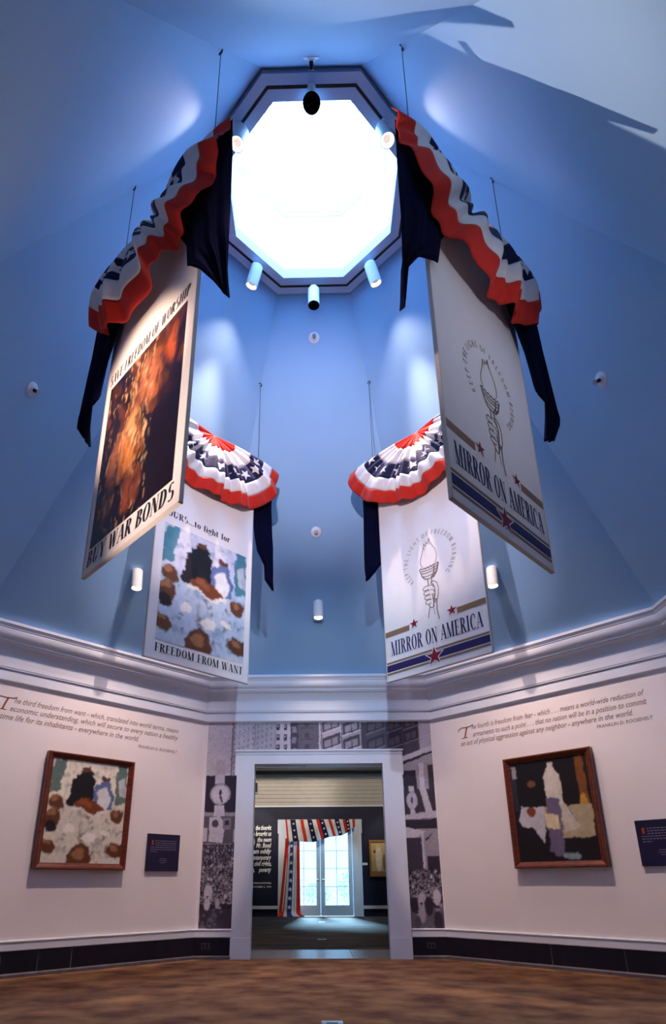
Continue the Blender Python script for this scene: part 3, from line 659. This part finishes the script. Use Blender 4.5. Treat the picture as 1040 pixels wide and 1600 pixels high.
# rows: (z at left edge, z at right edge, left x, right x)
uFL = bunting(-45, 'red white and navy pleated bunting over the far left banner', 3, .16)
tail(uFL, [(5.92, 5.92, .60, .98), (5.4, 5.4, .66, .96), (5.0, 5.0, .672, .975), (4.86, 4.86, .69, .985), (4.69, 4.69, .73, .99), (4.55, 4.55, .85, 1.0), (4.37, 4.40, .876, 1.01), (4.30, 4.27, 1.0, 1.03)], .05, 2.2, .014, seed=1)
uFR = bunting(45, 'red white and navy pleated bunting over the far right banner', 8, .16)
tail(uFR, [(5.92, 5.92, -.93, -.60), (5.3, 5.3, -.915, -.62), (4.9, 4.9, -.92, -.625), (4.62, 4.62, -.925, -.628), (4.50, 4.51, -.93, -.632), (4.42, 4.42, -.932, -.78), (4.35, 4.37, -.935, -.90)], .05, 2.0, .014, seed=3)
uNL = bunting(-135, 'pleated bunting seen steeply from below over the upper left banner', 5, .23)
tail(uNL, [(5.93, 5.93, .20, .99), (5.5, 5.5, .33, 1.03), (5.1, 5.1, .55, 1.05), (4.86, 4.9, .59, 1.06), (4.84, 4.82, .62, 1.06), (4.70, 4.62, .74, 1.06), (4.45, 4.35, .90, 1.06), (4.22, 4.18, 1.03, 1.055)], -.045, 2.6, .016, seed=2, curve=.02)
tail(uNL, [(5.86, 5.9, -.98, -.42), (5.3, 5.3, -1.0, -.445), (4.95, 4.95, -1.04, -.60), (4.70, 4.62, -1.07, -.655), (4.66, 4.64, -1.085, -.80), (4.58, 4.40, -1.10, -.80), (4.40, 4.20, -.93, -.78)], -.04, 2.2, .014, seed=4, curve=.02)
uNR = bunting(135, 'pleated bunting seen steeply from below over the upper right banner', 11, .23)
tail(uNR, [(5.93, 5.93, -.95, -.25), (5.5, 5.5, -.98, -.30), (5.15, 5.15, -1.0, -.52), (4.86, 4.84, -1.01, -.60), (4.74, 4.82, -1.02, -.65), (4.55, 4.70, -1.03, -.82), (4.38, 4.45, -1.035, -.97), (4.05, 4.07, -1.05, -1.035)], -.045, 2.6, .016, seed=6, curve=.02)
tail(uNR, [(5.9, 5.86, .42, 1.04), (5.3, 5.3, .445, 1.06), (4.95, 4.95, .62, 1.09), (4.64, 4.70, .68, 1.12), (4.68, 4.62, .88, 1.15), (4.45, 4.55, .84, 1.14), (4.20, 4.30, .79, .98)], -.04, 2.2, .014, seed=7, curve=.02)

# ------------------------------------------------------------------ framed pictures, plaques and wall text
def framed(az, tc, x0, x1, z0, z1, label, pic, fw_=.072, m='mahogany'):
    o, rz = wall_frame(az); t = thing('framed_painting', label, 'painting', o, rz, 'framed paintings on the white walls')
    prof = [(0, -.0), (0, -.075), (.012, -.088), (.03, -.082), (.055, -.06), (fw_, -.052), (fw_, -.0)]
    b = MB()
    for (ax, az_, bx, bz) in ((x0, z0, x1, z0), (x1, z0, x1, z1), (x1, z1, x0, z1), (x0, z1, x0, z0)):
        dx, dz = (1 if bx > ax else -1 if bx < ax else 0), (1 if bz > az_ else -1 if bz < az_ else 0); nx, nz = -dz, dx; q = MB(); n = len(prof)
        for (cx, cz, sg) in ((ax, az_, 1), (bx, bz, -1)): q.v += [(cx + nx * d + sg * dx * d, yy, cz + nz * d + sg * dz * d) for d, yy in prof]
        q.f = [(i, (i + 1) % n, n + (i + 1) % n, n + i) for i in range(n)]; q.build('frame_rail', m, t)
    pic.mesh('canvas', -.050, t); MB().box(x0 + .01, x1 - .01, -.045, -.005, z0 + .01, z1 - .01).build('backing', 'dark', t)
    return t
framed(-45, 0, -.578, .530, 1.075, 2.403, 'mahogany framed still life with pale cloth on the left wall', still_life(110, 130, -.505, .458, 1.147, 2.331, 1))
framed(45, 0, -.545, .558, 1.075, 2.403, 'mahogany framed dark picture with a white form on the right wall', night_interior(110, 130, -.472, .486, 1.147, 2.331))
def plaque(az, x0, x1, z0, z1, label):
    o, rz = wall_frame(az); t = thing('text_plaque', label, 'plaque', o, rz, 'navy text plaques'); rnd = random.Random(int(az) + 99)
    MB().box(x0, x1, -.03, -.004, z0, z1).build('panel', 'plaque', t)
    b = MB(); y = -.0312; w = x1 - x0; zt = z1 - .09
    for r in range(6):
        x = x0 + (.11 if r < 3 else .05); xe = x1 - .05 - (.28 if r == 5 else 0)
        while x < xe:
            l = min(rnd.uniform(.012, .034), xe - x); b.poly([(x, y, zt - r * .027), (x + l, y, zt - r * .027), (x + l, y, zt - r * .027 + .009), (x, y, zt - r * .027 + .009)]); x += l + .008
    for r, (a, c) in enumerate(((.19, .29), (.18, .30), (.20, .28))): b.poly([(x0 + a, y, zt - .22 - r * .024), (x0 + c, y, zt - .22 - r * .024), (x0 + c, y, zt - .214 - r * .024), (x0 + a, y, zt - .214 - r * .024)])
    b.build('fine_print', 'plaquetext', t, kind='stuff'); MB().box(x0 + .06, x0 + .085, -.0315, -.030, zt - .05, zt + .012).build('red_initial', 'plaquered', t)
plaque(-45, .832, 1.308, 1.07, 1.528, 'small navy text plaque right of the pale framed painting')
plaque(45, .882, 1.36, 1.072, 1.539, 'small navy text plaque at the right edge beside the dark painting')

def text_mesh(s, x0, x1, z, size, y, shear=.35, bold=0.0):
    cu = D.curves.new('t', 'FONT'); cu.body = s; cu.size = size; cu.shear = shear; cu.offset = bold; cu.resolution_u = 2
    o = D.objects.new('t', cu); COL.objects.link(o); bpy.context.view_layer.update()
    me = o.evaluated_get(bpy.context.evaluated_depsgraph_get()).to_mesh(); v = [tuple(p.co) for p in me.vertices]; f = [tuple(p.vertices) for p in me.polygons]
    xs = [p[0] for p in v]; k = (x1 - x0) / (max(xs) - min(xs)) if x1 is not None else 1; mn = min(xs)
    D.objects.remove(o); D.curves.remove(cu); b = MB(); b.v = [((p[0] - mn) * k + x0, y, p[1] + z) for p in v]; b.f = f; return b
def quote(az, label, lines, initial):
    o, rz = wall_frame(az); t = thing('wall_quotation', label, 'lettering', o, rz, 'quotations printed on the white walls')
    for k, (s, x0, x1, z, sz, sh) in enumerate(lines): text_mesh(s, x0, x1, z, sz, -.0015, sh, .0006).build('text_line', 'quote', t, kind='stuff')
    x, z = initial
    b = MB(); stroke(b, [(x - .09, z + .125), (x - .04, z + .150), (x + .02, z + .145), (x + .10, z + .150), (x + .14, z + .165)], .014, -.0015)
    stroke(b, [(x + .045, z + .145), (x + .02, z + .08), (x, z + .01)], .022, -.0015); stroke(b, [(x - .05, z), (x + .0, z + .006), (x + .04, z + .004)], .011, -.0015); stroke(b, [(x - .09, z + .125), (x - .095, z + .10)], .010, -.0015)
    b.build('initial_letter', 'initial', t)
quote(-45, 'brown italic quotation above the pale painting on the left wall', [
    ('he third freedom from want - which, translated into world terms, means', -1.035, 1.185, 2.905, .098, .35),
    ('economic understanding, which will secure to every nation a healthy', -1.065, 1.19, 2.805, .098, .35),
    ('peacetime life for its inhabitants - everywhere in the world.', -1.36, .585, 2.70, .098, .35),
    ('FRANKLIN D. ROOSEVELT', .592, 1.186, 2.617, .055, .12)], (-1.15, 2.808))
quote(45, 'brown italic quotation above the dark painting on the right wall', [
    ('he fourth is freedom from fear - which . . . means a world-wide reduction of', -.985, 1.225, 2.895, .098, .35),
    ('armaments to such a point . . . that no nation will be in a position to commit', -.975, 1.232, 2.79, .098, .35),
    ('an act of physical aggression against any neighbor - anywhere in the world.', -1.172, 1.066, 2.69, .098, .35),
    ('FRANKLIN D. ROOSEVELT', .655, 1.262, 2.609, .055, .12)], (-1.10, 2.79))

# ------------------------------------------------------------------ photo mural around the doorway
def mural():
    x0, x1, z0, z1 = -1.600, 1.628, .358, 3.135
    c = Canvas(430, 370, x0, x1, z0, z1, (150, 132, 168)); LT = (196, 182, 212); MD = (120, 104, 146); DK = (38, 24, 56); GR = (88, 78, 118)
    rnd = random.Random(5)
    # upper band: pale sky, then street facades, darker to the right
    c.rect(x0, -1.15, 2.35, z1, (190, 174, 206))
    fac = [(-1.25, -.93, (172, 158, 192)), (-.93, -.62, (158, 146, 184)), (-.62, -.40, (176, 164, 198)), (-.40, -.30, (62, 56, 92)), (-.30, .0, (92, 90, 128)), (.0, .04, LT), (.04, .34, (168, 160, 196)), (.34, .62, (150, 140, 178)), (.62, .68, (70, 60, 96)), (.68, .98, (84, 70, 108)), (.98, 1.22, (54, 40, 74)), (1.22, 1.45, (80, 64, 100)), (1.45, x1, (168, 152, 188))]
    for a, b_, col in fac:
        c.rect(a, b_, 2.3, z1, col); c.rect(a, a + .012, 2.3, z1, (66, 54, 86), .8)
    def slant(xa, xb, za, h, sl, col, al=1): c.poly([(xa, za), (xb, za + sl * (xb - xa)), (xb, za + h + sl * (xb - xa)), (xa, za + h)], col, al)
    for i in range(9):            # far left block: tiny faint windows climbing in perspective
        for j in range(9): slant(-1.22 + i * .066, -1.20 + i * .066, 2.36 + j * .085 + i * .02, .045, .3, (104, 92, 126), .55)
    for j in range(4):
        for q in (-.60, -.50): slant(q, q + .045, 2.72 + j * .15, .085, 0, (52, 42, 70)); slant(q + .008, q + .03, 2.76 + j * .15, .03, 0, LT, .6)
    for j in range(4): slant(-.38, -.32, 2.66 + j * .16, .09, 0, (150, 150, 180), .6); slant(-.26, -.05, 2.70 + j * .17, .012, .05, (56, 50, 84), .8); slant(-.20, -.13, 2.74 + j * .16, .07, 0, (54, 48, 80), .7)
    for xa, xb, zz in ((.06, .32, 2.72), (.06, .32, 2.98), (.36, .60, 2.70), (.36, .60, 2.94), (.70, .96, 2.70), (.70, .96, 2.96), (1.0, 1.2, 2.74), (1.0, 1.2, 2.98), (1.24, 1.44, 2.82), (1.24, 1.44, 3.02)):
        dk = xa > .65; slant(xa, xb, zz, .17, .35, (44, 32, 62), .9); slant(xa + .03, xb - .03, zz + .03, .10, .35, (96, 86, 120) if dk else (156, 146, 180), .8); slant(xa - .01, xb + .02, zz - .03, .02, .35, LT if not dk else (120, 108, 142), .9)
        slant((xa + xb) / 2, (xa + xb) / 2 + .012, zz + .03, .13, .35, DK, .9)
    for k in range(3): c.rect(x0 + .3, -.9, 2.5 + k * .2, 2.508 + k * .2, MD, .6, .35)
    # right: cornice bands and shop signs
    c.poly([(1.20, 2.62), (1.63, 2.78), (1.63, 2.70), (1.20, 2.55)], LT); c.poly([(1.20, 2.55), (1.63, 2.70), (1.63, 2.67), (1.20, 2.52)], DK); c.poly([(1.18, 2.50), (1.63, 2.66), (1.63, 2.40), (1.18, 2.40)], (158, 144, 182))
    c.rect(1.20, 1.40, 2.05, 2.42, DK); c.rect(1.38, 1.55, 2.02, 2.52, (150, 138, 170)); c.rect(1.43, 1.49, 2.02, 2.52, LT); c.rect(1.55, 1.628, 1.7, 2.5, (60, 46, 76))
    # left: dark backdrop with a white disc sign and torch
    c.rect(x0, -1.12, 1.85, 2.36, (34, 20, 48)); c.rect(-1.47, -1.33, 2.24, 2.60, (178, 164, 196)); c.rect(-1.46, -1.32, 1.80, 1.95, LT)
    c.ell(-1.385, 2.10, .155, .155, (60, 46, 70), 1, .05); c.ell(-1.385, 2.10, .148, .148, (172, 160, 184), 1, .05); c.ell(-1.385, 2.10, .118, .118, (190, 178, 200), 1, .05)
    for k in range(16):
        a = R(215 - k * 250 / 15); c.ell(-1.385 + .133 * math.cos(a), 2.10 + .133 * math.sin(a), .007, .009, DK, .9, .5)
    c.ell(-1.385, 2.125, .024, .05, DK, 1, .3); c.poly([(-1.40, 2.08), (-1.37, 2.08), (-1.345, 1.99), (-1.365, 1.985)], DK)
    c.rect(x0, -1.12, 1.40, 1.80, (96, 80, 112)); c.poly([(-1.52, 1.78), (-1.38, 1.80), (-1.30, 1.70), (-1.33, 1.44), (-1.52, 1.46)], LT); c.rect(-1.33, -1.22, 1.62, 1.78, (130, 116, 146)); c.rect(-1.31, -1.25, 1.68, 1.74, DK)
    c.ell(-1.44, 1.70, .05, .06, (80, 64, 96)); c.rect(-1.60, -1.54, 1.46, 1.64, LT, .8); c.rect(-1.18, -1.13, 1.45, 1.62, LT, .7); c.rect(-1.58, -1.2, 1.40, 1.43, (190, 178, 204), .7)
    # right strip: sign, pole, awning, flag
    c.rect(1.19, 1.628, 1.75, 2.16, (60, 44, 78)); c.ell(1.30, 2.00, .085, .13, (70, 54, 84), 1, .06); c.ell(1.30, 2.00, .078, .122, (176, 164, 190), 1, .06); c.ell(1.30, 2.00, .018, .05, (96, 80, 112)); c.rect(1.27, 1.33, 1.78, 1.88, (180, 168, 196)); c.rect(1.26, 1.34, 2.12, 2.20, (180, 168, 196))
    c.poly([(1.41, 2.18), (1.50, 2.18), (1.585, 1.82), (1.49, 1.80)], (182, 170, 200)); c.poly([(1.19, 1.80), (1.63, 1.86), (1.63, 1.76), (1.19, 1.74)], (178, 166, 198)); c.rect(1.19, 1.628, 1.62, 1.74, DK)
    c.rect(1.19, 1.628, 1.25, 1.62, (150, 138, 172)); c.poly([(1.19, 1.64), (1.46, 1.58), (1.32, 1.50), (1.19, 1.50)], LT); c.rect(1.19, 1.42, .95, 1.50, (64, 48, 84)); c.rect(1.40, 1.43, 1.10, 1.58, (186, 172, 200)); c.poly([(1.45, 1.48), (1.55, 1.56), (1.55, 1.545), (1.46, 1.46)], DK); c.rect(1.46, 1.628, 1.05, 1.26, (48, 34, 66))
    # crowds
    def crowd(xa, xb, za, zb, s0, s1, n):
        c.rect(xa, xb, za, zb, (44, 32, 58))
        for k in range(n):
            z = zb - (zb - za) * (k / n) * 1.0; s = s0 + (s1 - s0) * k / n; x = rnd.uniform(xa, xb); v = rnd.choice([(190, 176, 200), (150, 134, 164), (96, 80, 112), (30, 20, 42), (24, 16, 36), (120, 104, 136)])
            if x - s < xa - .02 or x + s > xb + .02: continue
            c.ell(x, z - s * 1.2, s * .9, s * 1.3, v, .9, .4); c.ell(x, z + s * .3, s * .42, s * .5, (168, 152, 178), .9, .4); c.ell(x, z + s * .62, s * .45, s * .28, (28, 18, 40), .9, .4)
    crowd(x0, -1.12, .62, 1.42, .012, .03, 620); crowd(1.19, x1, .62, 1.08, .02, .045, 220); crowd(x0, -1.12, .358, .66, .05, .07, 14)
    c.rect(x0, -1.12, .358, .60, (72, 56, 92), .7); c.rect(1.19, x1, .358, .62, (96, 80, 112), .8)
    for x, z, s, v in ((-1.49, .86, .06, LT), (-1.50, .70, .045, LT), (-1.36, .70, .035, (170, 156, 184)), (1.36, .75, .075, (176, 162, 190)), (1.34, .58, .06, (160, 146, 176)), (1.44, .70, .07, (52, 34, 62)), (1.55, .80, .06, LT), (1.25, .70, .06, DK), (1.55, .52, .07, (60, 42, 72)), (1.28, .48, .05, (90, 72, 104))):
        c.ell(x, z - s, s * .95, s * 1.9, v, 1, .2); c.ell(x, z + s * 1.0, s * .40, s * .5, (150, 132, 156), 1, .3); c.ell(x, z + s * 1.35, s * .45, s * .25, DK, 1, .3)
    c.warp(.006, 12); c.blur(1); lum = (c.a @ np.array([.3, .6, .1]))[..., None] / .46; lum = np.clip(lum, 0, 1) ** 1.25 * (.86 + .28 * c.noise(5, 3)[..., None])
    c.a = np.array(srgb(34, 25, 50)) * (1 - lum) + np.array(srgb(192, 188, 206)) * lum
    c.grain(.22, 55, 1, 1, 3); o, rz = wall_frame(0)
    t = tag(c.mesh('photo_mural', -.0015, None, 'picture', (-1.15, 1.19, 2.69)), 'grey photo mural of a street crowd and buildings around the doorway', 'mural'); t.location = o; t.rotation_euler = (0, 0, rz)
mural()

# ------------------------------------------------------------------ room beyond the doorway
YF = 14.4
MB().box(-5, -1.24, YF, YF + .12, 0, 3.17).box(1.28, 5, YF, YF + .12, 0, 3.17).box(-1.24, 1.28, YF, YF + .12, 2.62, 3.17).build('wall_far_room', 'navywall', kind='structure')
MB().box(-5.1, -5, 3.9, YF + .1, 0, 4.3).box(5, 5.1, 3.9, YF + .1, 0, 4.3).build('wall_far_room_side', 'navywall', kind='structure')
MB().box(-5, -1.6, 4.10, 4.2, 0, 4.3).box(1.6, 5, 4.10, 4.2, 0, 4.3).build('wall_far_room_entry', 'wall', kind='structure')
MB().box(-1.7, 1.7, 4.095, 4.2, 2.6, 4.3).build('wall_over_doorway', 'wall', kind='structure')
MB().box(-5, 5, 3.9, YF + .1, 4.24, 4.34).build('ceiling_far_room', 'beige', kind='structure')
up_ = MB().box(-5, 5, YF + .02, YF + .12, 3.17, 4.24).build('wall_far_room_upper', 'beige', kind='structure')
for k in range(7):
    z = 3.175 + k * .118
    MB().prism([(-5, z), (5, z), (5, z + .11), (-5, z + .11)], YF - .012, YF + .02).build('clapboard', 'beige', up_)
MB().box(-5, 5, YF - .10, YF + .02, 4.02, 4.13).box(-5, 5, YF - .03, YF + .01, 3.14, 3.18).build('trim_60', 'trim', kind='structure')
MB().box(-5, 5, 12.0, 12.5, 4.02, 4.24).build('trim_61', 'trim', kind='structure')
for x0, x1, n in ((-5, -1.24, 62), (1.28, 5, 63)):
    MB().box(x0, x1, YF - .03, YF, .205, .295).build('trim_%d' % n, 'trim', kind='structure')
    MB().box(x0, x1, YF - .02, YF, 0, .205).build('baseboard_far_room', 'base', kind='structure')
# small speaker box high on the clapboards
t = thing('wall_speaker', 'small grey box speaker high on the far clapboard wall', 'speaker', (-1.93, YF - .012, 3.73)); MB().box(-.1, .04, -.12, 0, -.17, .17).build('cabinet', 'boardedge', t); MB().box(-.085, .025, -.126, -.118, -.15, .15).build('grille', 'dark', t)
# white quotation on the navy wall
t = thing('navy_wall_quotation', 'white bold italic text on the navy wall through the doorway', 'lettering', (0, YF, 0))
for k, (s, x1, z, sz) in enumerate((('of  the thought', -1.465, 2.46, .19), ('he brought us', -1.463, 2.285, .19), ('ns,  the seem', -1.462, 2.11, .19), ('of  Mr. Bond', -1.46, 1.94, .19), ('I am oddly', -1.458, 1.77, .19), ('contemporary', -1.455, 1.59, .19), ('& civil rights,', -1.452, 1.415, .19), ('gs,    poverty', -1.45, 1.24, .19), ('NORMAN ROCKWELL', -1.438, .905, .06), ('OCTOBER 2, 1994', -1.438, .80, .06))):
    b = text_mesh(s, x1 - (.62 if k < 8 else .62), x1, z, sz, -.002, .3 if k < 8 else 0, .006 if k < 8 else .001); b.build('text_line', 'whiteink', t, kind='stuff')
# french doors
fd = MB().prism([(-1.24, 0), (-.99, 0), (-.99, 2.50), (.99, 2.50), (.99, 0), (1.27, 0), (1.27, 2.35), (1.30, 2.35), (1.30, 2.76), (-1.27, 2.76), (-1.27, 2.35), (-1.24, 2.35)], YF - .04, YF + .12).build('door_3', 'trim', kind='structure')
for s, x0, x1 in (('l', -.985, .022), ('r', .028, .985)):
    b = MB(); y0, y1 = YF + .03, YF + .08; g0, g1 = x0 + .13, x1 - .12
    b.box(x0, g0, y0, y1, .01, 2.49).box(g1, x1, y0, y1, .01, 2.49).box(g0, g1, y0, y1, .01, .31).box(g0, g1, y0, y1, 2.36, 2.49)
    leaf = b.build('door_leaf', 'doorpaint', fd)
    MB().box(g0, g1, y0 + .02, y0 + .026, .31, 2.36).build('glass_pane', 'glass', leaf)
    mu = MB()
    for z in (.82, 1.33, 1.84): mu.box(g0, g1, y0 + .012, y0 + .034, z - .009, z + .009)
    mu.box((g0 + g1) / 2 - .009, (g0 + g1) / 2 + .009, y0 + .012, y0 + .034, .31, 2.36); mu.build('muntin', 'doorpaint', leaf)
    hx = x1 - .05 if s == 'l' else x0 + .05
    MB().tube([(hx, y0 - .03, 1.02), (hx + (.06 if s == 'r' else -.06), y0 - .03, 1.02)], .008, 8).tube([(hx, y0, 1.02), (hx, y0 - .03, 1.02)], .006, 8).build('door_handle', 'metal', leaf)
# terrace, railing and pale shrubs outside
MB().box(-5, 5, YF + .12, 18.5, -.12, -.01).build('floor_terrace', 'deck', kind='structure')
rl = thing('balcony_railing', 'white lattice railing outside the glass doors', 'railing', (0, 16.0, 0))
MB().box(-3, 3, -.03, .03, .98, 1.04).build('top_rail', 'rail', rl); MB().box(-3, 3, -.025, .025, .12, .17).build('bottom_rail', 'rail', rl)
for x in (-2.98, -1.5, 0, 1.5, 2.98): MB().box(x - .03, x + .03, -.03, .03, -.012, .98).build('post', 'rail', rl)
for k in range(25):
    x = -1.8 + k * .15; MB().tube([(x, 0, .17), (x, 0, .98)], .014, 6).build('baluster', 'rail', rl)
for j in range(2):
    for k in range(24):
        x = -1.725 + k * .15; MB().tube([(x + .05 * math.cos(a), 0, .42 + j * .3 + .09 * math.sin(a)) for a in [2 * PI * q / 10 for q in range(11)]], .009, 5, False).build('lattice_loop', 'rail', rl)
for k, (x, y, s, hgt) in enumerate(((-1.3, 17.3, .5, 1.1), (-.1, 17.9, .5, .9), (1.15, 17.3, .55, 1.35), (2.5, 17.9, .6, 1.6))):
    t = thing('terrace_shrub', ('pale leafy shrub behind the railing, left one', 'low pale shrub behind the railing, middle one', 'pale shrub behind the right glass door', 'tall pale shrub behind the right end of the railing')[k], 'shrub', (x, y, -.01), 0, 'shrubs on the terrace')
    MB().tube([(0, 0, 0), (.02, 0, hgt * .5)], [.03, .015], 8).build('stem', 'dark', t)
    b = MB(); rr = random.Random(k)
    for q in range(260):
        a = rr.random() * 2 * PI; e = math.acos(rr.uniform(-1, 1)); rad = s * rr.uniform(.55, 1)
        cx, cy, cz = rad * math.sin(e) * math.cos(a), rad * math.sin(e) * math.sin(a) * .6, hgt * .6 + hgt * .45 * math.cos(e) * rad / s
        dx = Vector((rr.uniform(-1, 1), rr.uniform(-1, 1), rr.uniform(-1, 1))).normalized() * .07; dy = dx.cross(Vector((rr.uniform(-1, 1), rr.uniform(-1, 1), .3))).normalized() * .035
        p = Vector((cx, cy, cz)); b.poly([p - dx, p + dy, p + dx, p - dy])
    b.build('foliage', 'leaf', t, kind='stuff')
# flag drapery over the french doors
t = thing('flag_valance', 'striped star flag valance gathered across the glass doors', 'drapery', (0, YF - .13, 0))
cols = ['redcloth', 'whitecloth', 'navycloth', 'whitecloth', 'redcloth', 'whitecloth', 'navycloth', 'whitecloth', 'redcloth', 'navycloth', 'whitecloth', 'redcloth', 'whitecloth', 'navycloth', 'whitecloth', 'redcloth', 'navycloth', 'whitecloth', 'redcloth']
wd = [.05, .10, .15, .14, .09, .12, .14, .12, .09, .14, .13, .09, .10, .13, .11, .08, .11, .10, .07]; tot = sum(wd); s0 = 0
def val(u, v):
    xt = -1.03 + 2.11 * u; xb = -.96 + 2.04 * u ** 1.05 + .16 * math.sin(PI * u); zb = 2.06 + .06 * u + .36 * u ** 2.2 + .03 * math.sin(14 * u)
    x = xt * (1 - v) + xb * v; z = 2.745 * (1 - v) + zb * v; return (x, -.04 - .06 * math.sin(PI * v * .8) - .025 * math.sin(44 * u + 2 * v), z)
for k, (cn, wk) in enumerate(zip(cols, wd)):
    a, b_ = s0 / tot, (s0 + wk) / tot; s0 += wk
    o = solidify(MB().grid(lambda u, v: val(a + (b_ - a) * u, v), 8, 20).build('cloth_stripe', cn, t, True), .004)
    if cn == 'navycloth':
        for q in range(3):
            vv = .2 + .3 * q; p = val((a + b_) / 2, vv); s = MB(); star_fan(s, 0, 0, .042, 0); s.v = [(x + p[0], y + p[1] - .03, z + p[2]) for x, y, z in s.v]; s.build('star', 'whitecloth', o)
t = thing('flag_curtain', 'long red white and blue star flag curtain left of the glass doors', 'drapery', (0, YF - .01, 0))
st = [('redcloth', 0, .22), ('whitecloth', .22, .36), ('bluecloth', .36, .58), ('whitecloth', .58, .80), ('redcloth', .80, 1.0)]
def cur(u, v):
    xl = -1.03 - .18 * v ** 1.3; xr = -.60 + .03 * v; z = 2.20 * (1 - v)
    if v > .96: xr += .14 * (v - .96) / .04; xl -= .04 * (v - .96) / .04
    return (xl + (xr - xl) * u, -.05 - .03 * math.sin(26 * u + v) - (.22 * ((v - .93) / .07) ** 1.5 if v > .93 else 0), max(.006 + .012 * abs(math.sin(20 * u)), z))
for cn, a, b_ in st:
    o = solidify(MB().grid(lambda u, v: cur(a + (b_ - a) * u, v), 12, 60).build('cloth_stripe', cn, t, True), .004)
    if cn == 'bluecloth':
        for q in range(8):
            p = cur((a + b_) / 2, .10 + .112 * q); s = MB(); star_fan(s, 0, 0, .078, 0, .2); s.v = [(x + p[0], y + p[1] - .03, z + p[2]) for x, y, z in s.v]; s.build('star', 'whitecloth', o)
# gold framed picture and its label on the navy wall
t = thing('gold_framed_painting', 'gold framed pale painting on the navy wall beyond the doorway', 'painting', (0, YF, 0))
for nm, q in (('rail', (1.50, 2.50, 1.09, 1.145)), ('rail', (1.50, 2.50, 2.085, 2.14)), ('stile', (1.50, 1.555, 1.145, 2.085)), ('stile', (2.445, 2.50, 1.145, 2.085))): MB().box(q[0], q[1], -.06, 0, q[2], q[3]).build('frame_' + nm, 'gold', t)
c = Canvas(70, 70, 1.55, 2.45, 1.14, 2.09, (196, 172, 130)); c.ell(1.78, 1.62, .10, .40, (232, 222, 196)); c.ell(1.75, 1.95, .07, .06, (214, 190, 140)); c.ell(2.1, 1.5, .12, .4, (226, 200, 140)); c.ell(1.66, 1.8, .04, .05, (120, 60, 30)); c.rect(1.55, 2.45, 1.14, 1.24, (150, 120, 84)); c.ell(1.94, 1.5, .05, .25, (140, 116, 90)); c.grain(.2, 12); c.mesh('canvas', -.03, t)
t = tag(MB().box(1.287, 1.44, YF - .006, YF, 1.42, 1.49).build('picture_label', 'whiteink'), 'small white label beside the gold framed painting', 'label')
# floor boxes
for (x, y), lab in (((.032, 6.79), 'small metal floor outlet in the carpet beyond the threshold'), ((.049, 11.67), 'small metal floor outlet in front of the glass doors'), ((.08, .20), 'small metal floor outlet at the bottom edge of the carpet')):
    t = thing('floor_outlet', lab, 'outlet', (x, y, 0), 0, 'metal outlets set in the floor'); MB().box(-.075, .075, -.05, .05, 0, .006).build('cover_plate', 'whiteink' if y > 1 else 'metal', t); MB().box(-.04, .04, -.02, .02, .006, .009).build('flap', 'metal', t)

# unseen lamps added to brighten the far room
for x, y, tx, ty, tz, e, an in ((-1.9, 12.6, -2.0, YF, 2.1, 120, 50), (2.0, 12.6, 2.1, YF, 1.6, 90, 50), (-1.5, 11.0, -1.2, YF, 3.75, 330, 70), (1.5, 11.0, 1.2, YF, 3.6, 150, 70), (-.4, 11.8, -.85, YF, 1.1, 120, 34), (.5, 11.6, .35, YF, 1.0, 230, 38), (0, 7.0, 0, 7.6, 0, 45, 80)):
    tgt = {2.1: 'at the white text', 1.6: 'at the gold framed painting', 3.75: 'at the left clapboards', 3.6: 'at the right clapboards', 1.1: 'at the flag curtain', 1.0: 'at the glass doors', 0: 'straight down at the carpet'}[tz]
    can('added_spotlight', 'added unseen spotlight under the far room ceiling aimed %s' % tgt, (x, y, 4.05), (tx, ty, tz), 'warm', (x, y, 4.01 if 12 < y < 12.5 else 4.236), e, an, 'added ceiling spotlights of the far room', color=(.55, .8, 1.0) if tz == 1.0 else (1, .85, .7))
